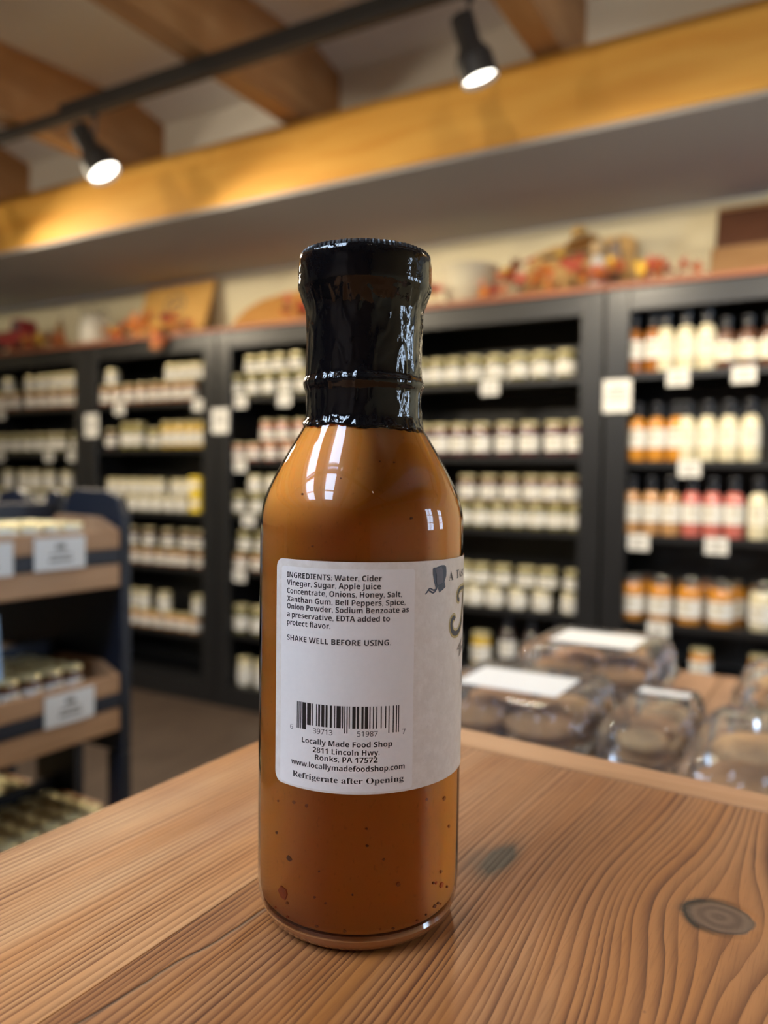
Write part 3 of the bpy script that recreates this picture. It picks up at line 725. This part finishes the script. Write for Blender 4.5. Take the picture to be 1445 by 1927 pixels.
def clamshell(label, x, y, w, d, h, sticker, cookies, rz=0.0):
    o = thing('clamshell_box', label, 'plastic box', (x, y, LZ), rz)
    hb = h * .42
    loops([(w * .86, d * .86, .02, .001, 0), (w * .90, d * .90, .02, .006, .0008), (w * .95, d * .95, .02, hb - .004, .0014), (w, d, .018, hb - .003, 0), (w, d, .018, hb, 0)]).build('base', M['clear'], o, smooth=True)
    ld = loops([(w, d, .018, hb + .0006, 0), (w, d, .018, hb + .003, 0), (w * .955, d * .955, .016, hb + .005, .0036), (w * .925, d * .925, .016, h * .80, .0042), (w * .87, d * .87, .015, h * .93, .0016), (w * .83, d * .83, .014, h * .985, 0), (w * .80, d * .80, .014, h, 0)]).build('lid', M['clear'], o, smooth=True)
    if sticker:
        u, v, cy = sticker
        s = MB().box(-u / 2, u / 2, cy - v / 2, cy + v / 2, h + .0003, h + .0008).build('sticker', M['card_white'], ld)
    ci, cj, r, ch, kinds, what = cookies
    for a in range(ci):
        for b in range(cj):
            px_ = (a - (ci - 1) / 2) * 2.05 * r; py_ = (b - (cj - 1) / 2) * 2.05 * r
            for lv in range(max(1, int((h - .012) / ch))):
                k = kinds[(a + b + lv) % len(kinds)]
                key = (round(r, 4), round(ch, 4), k)
                if key not in CK: CK[key] = cookie_mesh(r, ch * .95, k).build('cookie', COOK[k], None, smooth=True); c = CK[key]
                else: c = CK[key].copy(); COL.objects.link(c)
                wx = x + px_ * math.cos(rz) - py_ * math.sin(rz); wy = y + px_ * math.sin(rz) + py_ * math.cos(rz)
                c.location = (wx, wy, LZ + .003 + lv * ch); c.rotation_euler = (0, 0, random.random() * 6)
                tag(c, what, 'cookie', what + 's')
    return o
CK = {}
clamshell('clear clamshell of brown cookies with large white sticker, closest to the bottle', -.283, .765, .172, .185, .078, (.104, .078, -.004), (2, 2, .034, .018, (0, 1, 0), 'brown cookie inside the clamshell closest to the bottle'))
clamshell('clear clamshell of brown cookies with white sticker, behind another clamshell', -.270, 1.010, .175, .19, .080, (.104, .085, .004), (2, 2, .035, .018, (0, 2, 0), 'brown cookie inside the rear stickered clamshell'))
clamshell('clear ribbed clamshell of large tan cookies without a top sticker', -.008, .690, .205, .21, .082, None, (2, 2, .043, .021, (1, 1, 0), 'large tan cookie inside the ribbed clamshell'))
clamshell('clear clamshell with narrow white strip label in the back row', -.010, .985, .19, .19, .072, (.06, .018, -.06), (2, 2, .037, .019, (0, 1), 'cookie inside the clamshell with strip label'))
clamshell('small empty-looking clear tub between the larger clamshells', -.157, .80, .074, .20, .064, (.05, .018, .05), (1, 3, .024, .016, (1, 0), 'small cookie inside the narrow clear tub'))
# ------------------------------------------------------------------ pine table (front)
TZ = .9135
KX, KY, KR = -.0297, .2572, .0100
def table_wood(name, seed, freq, tones, knot=False, mark=False, along='Y', light_=1.0):
    """open-grained pine: growth rings across the board, fibres along it, flow lines bending round the knot"""
    m, nt, b = new_mat(name)
    tc = nt.nodes.new('ShaderNodeTexCoord'); sp = nt.nodes.new('ShaderNodeSeparateXYZ'); nt.links.new(tc.outputs['Object'], sp.inputs[0])
    x, y = X_(nt, sp.outputs['X']), X_(nt, sp.outputs['Y'])
    if along == 'X': x, y = y, x
    def vec(a, c, d=0.0):
        cb = nt.nodes.new('ShaderNodeCombineXYZ')
        for i, q in enumerate((a, c, d)):
            if isinstance(q, X_): nt.links.new(q.s, cb.inputs[i])
            else: cb.inputs[i].default_value = q
        return cb.outputs[0]
    v = x; inside = None
    if knot:
        dx, dy = x - KX, y - KY
        r2 = dx * dx + dy * dy * .55
        v = dx * (r2 / (r2 + .0011)) + dx * .25
        rr = (dx * dx + dy * dy).sqrt()
        wob = (X_(nt, tnoise(nt, vec(x * 160, y * 160), 1, 2)) - .5) * .0022
        rk = rr + wob
    wig = (X_(nt, tnoise(nt, vec(x * 18 + seed, y * 2.2), 1, 2)) - .5) * .011
    wig2 = (X_(nt, tnoise(nt, vec(x * 160 + seed, y * 14), 1, 3)) - .5) * .0016
    v = v + wig + wig2
    dens = (X_(nt, tnoise(nt, vec(v * 70 + seed * 2, 0.0), 1, 1)) - .5) * 3.4
    ph = v * freq + dens
    saw = ph.fract()
    late = saw.pw(1.9) * ((X_(nt, tnoise(nt, vec(v * 90 + seed, y * 9), 1, 3)) - .30) * 2.2 + .42)
    edge = saw.gt(.955) * -.8 + 1.0
    late = (late * edge).clamp()
    fib = X_(nt, tnoise(nt, vec(x * 1500, y * 60), 1, 3, .6))
    blot = ((X_(nt, tnoise(nt, vec(v * 55 + seed, y * 4), 1, 3)) - .38) * 3.6).clamp()
    patch = ((X_(nt, tnoise(nt, vec(x * 16 + 9 + seed, y * 10), 1, 4, .6)) - .50) * 3.2).clamp()
    lightc, darkc, warm, pink = tones
    c = mixc(nt, blot, lightc, warm)
    c = mixc(nt, patch * .55, c, pink)
    c = mixc(nt, late, c, darkc)
    c = mixc(nt, ((fib - .52) * 2.4).clamp() * .55, c, darkc)
    c = mixc(nt, ((fib * -1.0 + .44) * 2.4).clamp() * .22, c, tuple(min(1, k * 1.35) for k in lightc))
    rough = X_(nt, patch.s) * .12 + late * .10 + .44
    height = late * -1.0 + fib * .25
    if knot:
        kin = ((rk * -1.0 + KR) * 900.0).clamp()
        ringk = ((rk * 1500.0).sin() * .5 + .5) * .6
        kc = mixc(nt, (ringk + fib * .3).clamp(), (.17, .095, .055), (.085, .042, .025))
        c = mixc(nt, kin, c, kc)
        bord = (((rk - KR) * (rk - KR)) * -420000.0).exp()
        side = ((x - KX) * -70.0 + .55).clamp()
        c = mixc(nt, (bord * side).clamp(), c, (.012, .007, .006))
        height = height * (kin * -1.0 + 1.0) - bord * 1.5
    if mark:
        mx_, my_ = x + .1011, y - .2565
        g = ((mx_ * mx_ * 55000.0 + my_ * my_ * 7000.0) * -1.0).exp()
        nn = X_(nt, tnoise(nt, vec(x * 700, y * 90), 1, 3))
        c = mixc(nt, (g * 2.8 * (nn + .2)).clamp() * .95, c, (.022, .016, .014))
        m2x, m2y = x + .1075, y - .252
        g2 = ((m2x * m2x * 30000.0 + m2y * m2y * 9000.0) * -1.0).exp()
        c = mixc(nt, (g2 * .5).clamp(), c, (.075, .045, .032))
        # long dark drying check beside the bottle
        cx = (x + .1535 + (X_(nt, tnoise(nt, vec(0.0, y * 25), 1, 3)) - .5) * .006 - (y - .15) * .10)
        cr = ((cx * cx) * -3000000.0).exp() * ((y * -1.0 + .20) * 60.0).clamp() * ((y - .02) * 30.0).clamp()
        c = mixc(nt, (cr * .8).clamp(), c, (.02, .010, .008)); height = height - cr * 3.0
    dots = nt.nodes.new('ShaderNodeTexVoronoi'); dots.inputs['Scale'].default_value = 1; nt.links.new(vec(x * 75 + seed, y * 55), dots.inputs['Vector'])
    dd = (X_(nt, dots.outputs['Distance']) * -22.0 + 1.0).clamp() * X_(nt, tnoise(nt, vec(x * 40, y * 40), 1, 1)).gt(.56)
    c = mixc(nt, dd * .7, c, (.05, .025, .022))
    nt.links.new(c, b.inputs['Base Color']); nt.links.new(rough.s, b.inputs['Roughness'])
    bump(nt, b, height, .35, .0006); setp(b, spec=.20)
    return m
T1 = ((.58, .285, .115), (.16, .050, .020), (.50, .19, .050), (.40, .18, .095))
T2 = ((.42, .170, .056), (.090, .026, .011), (.38, .132, .030), (.26, .098, .046))
T3 = ((.56, .285, .13), (.42, .20, .085), (.52, .25, .105), (.46, .22, .115))
ptab = thing('pine_table', 'rustic pine table with knotty planks under the sauce bottle', 'table', (.05, -.05, 0))
def pl(poly, z0, z1, name, mat, bev): 
    me = MB().prism(poly, 'Z', z0, z1).build(name, mat, None, bevel=bev); me.parent = ptab; me.matrix_parent_inverse = Matrix.Translation((-.05, .05, 0)); return me
def yi(x): return .3575 - .052 * (x + .16)      # joint with the end board
def yo(x): return .3835 - .090 * (x + .17)      # far edge of the end board
px_ = [-.2515, -.1640, .030, .185, .34]
mats_ = [table_wood('pine_plank_narrow_grain', 1.3, 400, T1, mark=False), table_wood('pine_plank_knotty', 4.1, 330, T2, knot=True, mark=True), table_wood('pine_plank_plain', 7.7, 340, T2), table_wood('pine_plank_far', 2.9, 300, T1)]
for k in range(4):
    a, b = px_[k], px_[k + 1] - .0001
    pl([(a, -.60), (b, -.60), (b, yi(b)), (a, yi(a))], TZ - .038, TZ, 'plank', mats_[k], .0004)
a, b = px_[0], px_[-1]
pl([(a, yi(a) + .0004), (b, yi(b) + .0004), (b, yo(b)), (a, yo(a))], TZ - .038, TZ + .0006, 'end_board', table_wood('pine_end_board', 5.5, 120, T3, along='X'), .0014)
tw = woodmat('table_frame_wood', (.36, .19, .09), (.25, .12, .055), (5, 5, .8), 8, .5)
for (x, y) in ((-.21, .30), (.30, .30), (-.21, -.55), (.30, -.55)): pl([(x - .03, y - .03), (x + .03, y - .03), (x + .03, y + .03), (x - .03, y + .03)], 0, TZ - .1285, 'leg', tw, .003)
for (x0, x1, y0, y1) in ((-.235, -.213, -.57, .32), (.303, .325, -.57, .32), (-.21, .30, .30, .322), (-.21, .30, -.572, -.55)): pl([(x0, y0), (x1, y0), (x1, y1), (x0, y1)], TZ - .128, TZ - .0385, 'apron', tw, .001)

# ------------------------------------------------------------------ the sauce bottle
BX, BY = -.1278, .2065
bt = thing('sauce_bottle', 'tall glass bottle of cloudy amber dressing with black shrink-sealed neck', 'bottle', (BX, BY, TZ + .0002))
A0 = math.atan2(-BY, -BX)              # direction from the bottle to the camera; label arc length is measured from here
GP = [(.0242, .0000), (.0262, .0004), (.0282, .0018), (.0297, .0042), (.0305, .0080), (.0308, .0120), (.0308, .0600), (.0308, .1160), (.0307, .1200), (.0300, .1240), (.0288, .1275), (.0267, .1320), (.0241, .1368), (.0216, .1411), (.0203, .1432), (.0185, .1462), (.0176, .1480), (.0172, .1500), (.0170, .1560)]
def smooth_profile(P, n=2):
    """corner cutting"""
    for _ in range(n):
        Q = [P[0]]
        for p, q in zip(P, P[1:]): Q += [(p[0] * .75 + q[0] * .25, p[1] * .75 + q[1] * .25), (p[0] * .25 + q[0] * .75, p[1] * .25 + q[1] * .75)]
        P = Q + [P[-1]]
    return P
SP = smooth_profile(GP)
gl = clearcoat_glass('bottle_glass', (.985, .98, .97), .012, 1.5)
shell = MB().lathe([p for p in SP if p[1] >= .0055], 96, cap0=False, cap1=False).build('glass_wall', gl, bt, smooth=True)
# thick clear heel
hm = plain('glass_heel', (.33, .125, .038), .12, .1, 200, coat=1.0, coatr=.02)
MB().lathe([(0.0001, .0028), (.018, .0022), (.0225, .0006)] + [p for p in SP if p[1] <= .0056] + [(.0293, .0060), (.024, .0052), (.012, .0062), (.0001, .0066)], 96, cap0=False, cap1=False).build('glass_heel', hm, bt, smooth=True)
# cloudy dressing
lm, lnt, lb_ = new_mat('cloudy_amber_dressing')
setp(lb_, rough=.35, sss=.30, sssr=(.9, .32, .08), ssss=.006, spec=.2)
vv = coords(lnt, (1, 1, .6)); n1 = tnoise(lnt, vv, 35, 3); n2 = tnoise(lnt, vv, 900, 2)
tz = lnt.nodes.new('ShaderNodeSeparateXYZ'); lnt.links.new(vv, tz.inputs[0])
sed = (X_(lnt, tz.outputs['Z']) * -190.0 + 1.9).clamp() * .45       # pale sediment settled in the heel
cc = mixc(lnt, n1, (.80, .305, .045), (.86, .345, .058))
cc = mixc(lnt, sed, cc, (.50, .27, .11))
cc = mixc(lnt, ((X_(lnt, n2) - .62) * 6.0).clamp() * .25, cc, (.30, .10, .02))
lnt.links.new(cc, lb_.inputs['Base Color'])
LP = [(0.0001, .0068), (.012, .0064), (.024, .0056), (.0285, .0062)] + [(r - .0007, z) for r, z in SP if z > .0075] + [(.0001, .1562)]
liquid = MB().lathe(LP, 96, cap0=False, cap1=False).build('dressing', lm, bt, smooth=True)
def cyl_pt(x, y, R):
    d = ray(x, y); o = CAM - np.array([BX, BY, 0]); a = d[0] ** 2 + d[1] ** 2; b = 2 * (o[0] * d[0] + o[1] * d[1]); c = o[0] ** 2 + o[1] ** 2 - R * R
    D = b * b - 4 * a * c
    if D < 0: return None
    t = (-b - math.sqrt(D)) / (2 * a); return o + d * t
fl = [plain('pepper_' + n, c, .5, .3, 300) for n, c in (('dark', (.20, .058, .017)), ('red', (.55, .11, .02)), ('brown', (.46, .155, .03)))]
Zb = lambda x, y: (440 + x / 2.89, 1480 + y / 2.89)
FL = [(Zb(232, 250), 0, .5), (Zb(300, 392), 0, .9), (Zb(268, 578), 1, 1.9), (Zb(725, 323), 0, .4), (Zb(895, 533), 2, .6), (Zb(815, 397), 2, .4), (Zb(1145, 62), 2, .7), (Zb(1170, 215), 2, .6), (Zb(1130, 535), 1, .9), (Zb(1100, 525), 1, .5), (Zb(1085, 524), 0, .4), (Zb(1160, 545), 0, .5), (Zb(1112, 635), 0, .5), (Zb(325, 85), 2, .5), (Zb(395, 105), 2, .6), (Zb(1050, 70), 2, .4), (Zb(497, 636), 2, .4), (Zb(437, 604), 2, .35), (Zb(645, 590), 0, .3), (Zb(240, 78), 2, .4), ((775, 975), 0, .5), ((560, 930), 0, .35), ((588, 1028), 2, .35), ((640, 900), 2, .3), ((742, 870), 2, .3), ((715, 868), 2, .35), ((540, 1700), 2, .5), ((830, 1640), 2, .6), ((690, 1560), 2, .35), ((600, 1640), 2, .3)]
fr_ = random.Random(3)
for (p, k, s) in FL:
    z = None
    for R in (.0303, .0290, .0270, .0240):
        q = cyl_pt(*p, R)
        if q is None: continue
        zz = q[2] - TZ
        rr = np.interp(zz, [t[1] for t in SP], [t[0] for t in SP]) - .00066
        if abs(rr - R) < .0025: z = (q / np.hypot(q[0], q[1]) * 1.0, rr, zz); break
    if z is None: continue
    dirv, rr, zz = z; a = math.atan2(dirv[1], dirv[0])
    mb = MB(); n = 6
    P = [(s * .0011 * fr_.uniform(.6, 1.2) * math.cos(2 * PI * i / n), s * .0009 * fr_.uniform(.6, 1.2) * math.sin(2 * PI * i / n)) for i in range(n)]
    mb.prism(P, 'X', -.0004, .00035)
    o = mb.xf(Matrix.Translation((rr * math.cos(a), rr * math.sin(a), zz - .0002)) @ Matrix.Rotation(a, 4, 'Z')).build('pepper_flake', fl[k], liquid)
# sediment bits along the heel
for k in range(10):
    a = A0 + fr_.uniform(-1.15, 1.15); zz = .0078 + abs(fr_.gauss(0, .0016)); rr = np.interp(zz, [t[1] for t in SP], [t[0] for t in SP]) - .00075
    s = fr_.uniform(.3, .9); P = [(s * .0009 * math.cos(t) * fr_.uniform(.6, 1.2), s * .0007 * math.sin(t) * fr_.uniform(.6, 1.2)) for t in [i * PI / 3 for i in range(6)]]
    MB().prism(P, 'X', -.0004, .00035).xf(Matrix.Translation((rr * math.cos(a), rr * math.sin(a), zz)) @ Matrix.Rotation(a, 4, 'Z')).build('pepper_flake', fl[fr_.choice((0, 2, 2, 1))], liquid)

# screw cap and shrink band
cap = MB().lathe([(.0001, .1955), (.0165, .1955), (.0178, .1962), (.0186, .1978), (.0190, .1982), (.0194, .1976), (.0195, .1964), (.0190, .1955), (.0186, .1848)], 300, cap0=False, cap1=False,
               rf=lambda a, r, z, j: r + (.00018 * (1 if math.sin(a * 75) > 0 else -1) if 3 <= j <= 7 else 0)).build('cap', plain('black_cap', (.016, .016, .018), .30, .1, 60), bt, smooth=False)
def band_r(a, r, z, j):
    v3 = Vector((math.cos(a), math.sin(a), z * 22))
    w = .00016 * noise.noise(v3 * 5.0) + .00012 * noise.noise(Vector((math.cos(a) * 3, math.sin(a) * 3, z * 260)))
    ridge = .00030 * max(0, 1 - abs(noise.noise(Vector((math.cos(a) * 4 + 3, math.sin(a) * 4, z * 55)))) * 7)
    neck = 1.0 if z < .186 else .35
    edge = max(0, 1 - (z - .1462) / .0035)
    roll = edge * (.0004 + .0007 * abs(noise.noise(Vector((math.cos(a) * 6, math.sin(a) * 6, z * 300)))))
    zz = z + edge * (.0011 * noise.noise(Vector((math.cos(a) * 2.2, math.sin(a) * 2.2, 1.7))) + .0004 * noise.noise(Vector((math.cos(a) * 9, math.sin(a) * 9, .3)))) - edge * .0009 * math.sin(a - A0)
    topw = (.0006 * noise.noise(Vector((math.cos(a) * 3, math.sin(a) * 3, 9.1))) if z > .1955 else 0)
    return (r + (w + ridge) * neck + roll, zz + topw)
BP = [(.0177, .1462), (.0180, .1468), (.0178, .1475), (.0176, .1485), (.01745, .1500), (.01740, .1520), (.01740, .1545), (.01742, .1565), (.01755, .1576), (.01805, .1586), (.01825, .1595), (.01815, .1603), (.01770, .1612), (.01740, .1622), (.01735, .1650), (.01732, .1680), (.01732, .1715), (.01732, .1750), (.01735, .1790), (.01740, .1808), (.01790, .1826), (.01850, .1840), (.01935, .1862), (.01985, .1874), (.02008, .1882), (.02005, .1900), (.02002, .1925), (.02000, .1945), (.01985, .1962), (.0196, .1969)]
BPs = smooth_profile(BP, 2)
bm_, bnt, bb = new_mat('black_shrink_film'); setp(bb, base=(.003, .003, .004), rough=.05, spec=.45)
bv = coords(bnt, (1, 1, .55)); bump(bnt, bb, X_(bnt, tnoise(bnt, bv, 420, 3, .55)) * .6 + X_(bnt, tnoise(bnt, bv, 160, 2)), .22, .0012)
MB().lathe(BPs, 220, cap0=False, cap1=False, rf=band_r).build('shrink_band', bm_, bt, smooth=True)

# ------------------------------------------------------------------ the paper label and everything printed on it
RL = .0310
def on_label(s_mm, z_mm, lift=0.0):
    """arc length from the camera-facing line and height above the table, both in millimetres"""
    a = A0 + s_mm / 1000 / RL; r = RL + lift; return (r * math.cos(a), r * math.sin(a), z_mm / 1000)
def label_patch(s0, s1, z0, z1, rad, lift, ns=90):
    mb = MB(); V = []; ss = sorted({s0 + (s1 - s0) * i / ns for i in range(ns + 1)} | {s0 + rad * (1 - math.cos(t * PI / 16)) for t in range(9)} | {s1 - rad * (1 - math.cos(t * PI / 16)) for t in range(9)})
    for s in ss:
        e = min(s - s0, s1 - s); c = 0 if e >= rad else rad - math.sqrt(max(0, rad * rad - (rad - e) ** 2))
        V += [on_label(s, z0 + c, lift), on_label(s, z1 - c, lift)]
    return mb.add(V, [(2 * i, 2 * i + 2, 2 * i + 3, 2 * i + 1) for i in range(len(ss) - 1)])
paper_m, pnt, pb = new_mat('label_stock'); setp(pb, rough=.42, spec=.35)
pv = coords(pnt); pn = tnoise(pnt, pv, 260, 5, .7); pn2 = tnoise(pnt, pv, 1400, 2)
pc = mixc(pnt, ((X_(pnt, pn) - .42) * 3.0).clamp(), (.72, .63, .54), (.82, .74, .655)); pc = mixc(pnt, ((X_(pnt, pn2) - .6) * 4.0).clamp() * .3, pc, (.50, .42, .33))
pnt.links.new(pc, pb.inputs['Base Color'])
panel_m = plain('label_text_panel', (.80, .735, .68), .42, .03, 700, spec=.35)
label = label_patch(-27.0, 118.0, 46.4, 109.3, 2.8, .00000, 160).build('label', paper_m, bt, smooth=True)
label_patch(-24.7, 15.1, 47.0, 107.3, 1.0, .00002, 60).build('text_panel', panel_m, label, smooth=True)
ink = plain('black_ink', (.012, .011, .011), .5, .05)
def text_mesh(body, offset=0.0):
    c = bpy.data.curves.new('t', 'FONT'); c.body = body; c.size = 1.0; c.offset = offset; c.resolution_u = 4
    o = bpy.data.objects.new('t', c); COL.objects.link(o); bpy.context.view_layer.update()
    me = bpy.data.meshes.new_from_object(o.evaluated_get(bpy.context.evaluated_depsgraph_get()))
    bpy.data.objects.remove(o); bpy.data.curves.remove(c); return me
def sans(t): return ''.join(chr(0x1D5D4 + ord(c) - 65) if 'A' <= c <= 'Z' else chr(0x1D5EE + ord(c) - 97) if 'a' <= c <= 'z' else chr(0x1D7EC + ord(c) - 48) if '0' <= c <= '9' else c for c in t)
def thin(t): return ''.join(chr(0x1D7E2 + ord(c) - 48) for c in t)
def put_text(body, s0, s1, zb, caph, name='printed_text', mat=None, offset=.014, capref=.70, lift=.00006, warp=None):
    me = text_mesh(body, offset); co = np.empty(len(me.vertices) * 3); me.vertices.foreach_get('co', co); co = co.reshape(-1, 3)
    x0, x1 = co[:, 0].min(), co[:, 0].max(); k = caph / capref
    for v, (x, y, z) in zip(me.vertices, co):
        v.co = on_label(s0 + (x - x0) / (x1 - x0) * (s1 - s0), zb + y * k, lift)
    me.materials.clear(); me.materials.append(mat or ink)
    o = bpy.data.objects.new(name, me); COL.objects.link(o); o.parent = label; return o
for t, s0, s1, zb in (('INGREDIENTS: Water, Cider', -22.4, 5.44, 104.25), ('Vinegar, Sugar, Apple Juice', -22.4, 5.25, 102.1), ('Concentrate, Onions, Honey, Salt,', -22.35, 11.16, 99.85), ('Xanthan Gum, Bell Peppers, Spice,', -22.32, 12.2, 97.65), ('Onion Powder, Sodium Benzoate as', -22.3, 13.3, 95.6), ('a preservative, EDTA added to', -22.27, 7.8, 93.35), ('protect flavor.', -22.25, -8.33, 91.15), ('SHAKE WELL BEFORE USING.', -22.2, 8.15, 86.9), ('Locally Made Food Shop', -16.58, 8.94, 59.3), ('2811 Lincoln Hwy.', -13.1, 5.42, 57.1), ('Ronks, PA 17572', -12.4, 4.9, 55.1), ('www.locallymadefoodshop.com', -20.2, 12.68, 52.72)):
    put_text(sans(t), s0, s1, zb, 1.46 if s0 < -21 else 1.42, offset=0.0)
def boldserif(t): return ''.join(chr(0x1D400 + ord(c) - 65) if 'A' <= c <= 'Z' else chr(0x1D41A + ord(c) - 97) if 'a' <= c <= 'z' else c for c in t)
put_text(boldserif('Refrigerate after Opening'), -19.7, 12.4, 49.35, 1.62, offset=0.0)
put_text(boldserif('A'), 28.4, 31.15, 103.05, 2.55, offset=-.004)
put_text(boldserif('T'), 33.0, 35.3, 103.25, 2.45, offset=-.004)
put_text(boldserif('AS'), 35.2, 39.4, 103.35, 1.95, offset=-.004)
put_text(boldserif('T'), 39.7, 41.8, 103.4, 1.95, offset=-.004)
for t, s0, s1 in (('6', -20.7, -19.75), ('39713', -13.07, -7.45), ('51987', -.71, 4.85), ('7', 11.83, 12.76)): put_text(thin(t), s0, s1, 62.3, 1.36, 'barcode_digits', offset=.0)
# UPC bars
LCODE = ['0001101', '0011001', '0010011', '0111101', '0100011', '0110001', '0101111', '0111011', '0110111', '0001011']
dg = '639713519877'; code = '101' + ''.join(LCODE[int(c)] for c in dg[:6]) + '01010' + ''.join(''.join('1' if q == '0' else '0' for q in LCODE[int(c)]) for c in dg[6:]) + '101'
mb = MB(); mod = 29.2 / 95; i = 0
while i < 95:
    if code[i] == '1':
        j = i
        while j < 95 and code[j] == '1': j += 1
        guard = i < 10 or i >= 85 or 45 <= i < 50; s0, s1 = -18.35 + i * mod, -18.35 + j * mod - .03
        zlo = 63.0 if guard else 64.35
        mb.add([on_label(s0, zlo, .00006), on_label(s1, zlo, .00006), on_label(s1, 70.4, .00006), on_label(s0, 70.4, .00006)], [(0, 1, 2, 3)]); i = j
    else: i += 1
mb.build('barcode', ink, label)
# bonnet emblem, scrolled initial and ribbon end
def poly(pts, name, mat, lift):
    mb = MB(); c = (sum(p[0] for p in pts) / len(pts), sum(p[1] for p in pts) / len(pts)); n = len(pts)
    mb.add([on_label(*c, lift)] + [on_label(*p, lift) for p in pts], [(0, 1 + i, 1 + (i + 1) % n) for i in range(n)]); return mb.build(name, mat, label)
def stroke(pts, wid, name, mat, lift):
    P = [Vector(p) for p in smooth_profile(pts, 3)]; n = len(P); V = []
    for k, p in enumerate(P):
        d = (P[min(k + 1, n - 1)] - P[max(k - 1, 0)]).normalized(); t = k / (n - 1) * (len(wid) - 1); q = int(min(t, len(wid) - 2)); w = wid[q] + (wid[q + 1] - wid[q]) * (t - q)
        nrm = Vector((-d.y, d.x)) * w / 2; V += [on_label(*(p + nrm), lift), on_label(*(p - nrm), lift)]
    return MB().add(V, [(2 * k, 2 * k + 1, 2 * k + 3, 2 * k + 2) for k in range(n - 1)]).build(name, mat, label)
plum = plain('plum_grey_ink', (.085, .07, .085), .5, .15, 900); navyink = plain('navy_ink', (.022, .022, .040), .5, .1); goldink = plain('gold_ink', (.42, .30, .06), .45, .1); greyink = plain('ribbon_ink', (.22, .18, .15), .5, .1)
poly([(21.25, 106.9), (21.5, 107.3), (22.6, 107.3), (24.8, 107.75), (26.1, 107.7), (26.95, 107.2), (27.15, 105.8), (27.1, 104.6), (26.5, 103.3), (26.3, 102.9), (25.0, 102.4), (23.4, 101.9), (22.9, 101.2), (22.4, 101.5), (21.7, 103.5), (21.3, 105.4)], 'bonnet_crown', navyink, .00006)
poly([(22.0, 107.0), (23.4, 107.1), (24.7, 107.5), (25.3, 106.4), (25.6, 105.0), (25.5, 102.8), (24.2, 102.5), (23.0, 102.15), (22.8, 103.6), (22.75, 105.2)], 'bonnet_face', plum, .00010)
poly([(23.5, 102.2), (25.4, 102.8), (26.3, 102.95), (26.8, 101.5), (25.4, 100.7), (23.9, 100.15), (23.4, 101.2)], 'bonnet_skirt', navyink, .00008)
stroke([(18.5, 100.15), (19.1, 100.5), (19.6, 101.2), (20.2, 101.65), (20.9, 101.35), (21.6, 100.95), (22.4, 101.1), (23.0, 101.6)], [.25, .45, .4, .5, .4], 'ribbon_tie', navyink, .00006)
stroke([(19.7, 101.1), (20.5, 100.75), (21.3, 100.25), (22.1, 100.5), (23.0, 101.4)], [.15, .5, .45, .2], 'ribbon_tie', navyink, .00008)
J1 = [(36.2, 96.9), (35.4, 96.75), (34.6, 97.4), (34.7, 98.7), (36.0, 99.7), (38.5, 100.0), (42.5, 99.6), (46.0, 99.9)]
J2 = [(42.6, 99.4), (41.6, 97.0), (40.7, 94.2), (39.4, 90.6), (37.2, 88.2), (34.2, 87.1), (31.4, 87.7), (30.2, 89.6), (30.5, 91.5), (31.9, 92.3), (32.7, 91.5)]
for lift, gm, add in ((.00005, goldink, 1.75), (.00007, paper_m, 1.25), (.00008, goldink, 1.05), (.00009, navyink, .45)):
    stroke(J1, [.45 + add, .9 + add, .8 + add, .5 + add, .8 + add], 'scroll_letter', gm, lift)
    stroke(J2, [1.3 + add, 1.2 + add, 1.1 + add, 1.0 + add, 1.0 + add, .9 + add, .8 + add, .6 + add], 'scroll_letter', gm, lift)
poly([(41.8, 85.8), (39.0, 84.6), (36.9, 83.7), (35.6, 82.9), (34.7, 82.2), (35.9, 82.2), (36.9, 81.9), (36.7, 79.8), (38.6, 80.4), (41.5, 81.6), (44, 82.5), (44, 86.3)], 'ribbon_end', greyink, .00006)
put_text(boldserif('A'), 38.6, 42.0, 70.8, 5.2, offset=-.02)
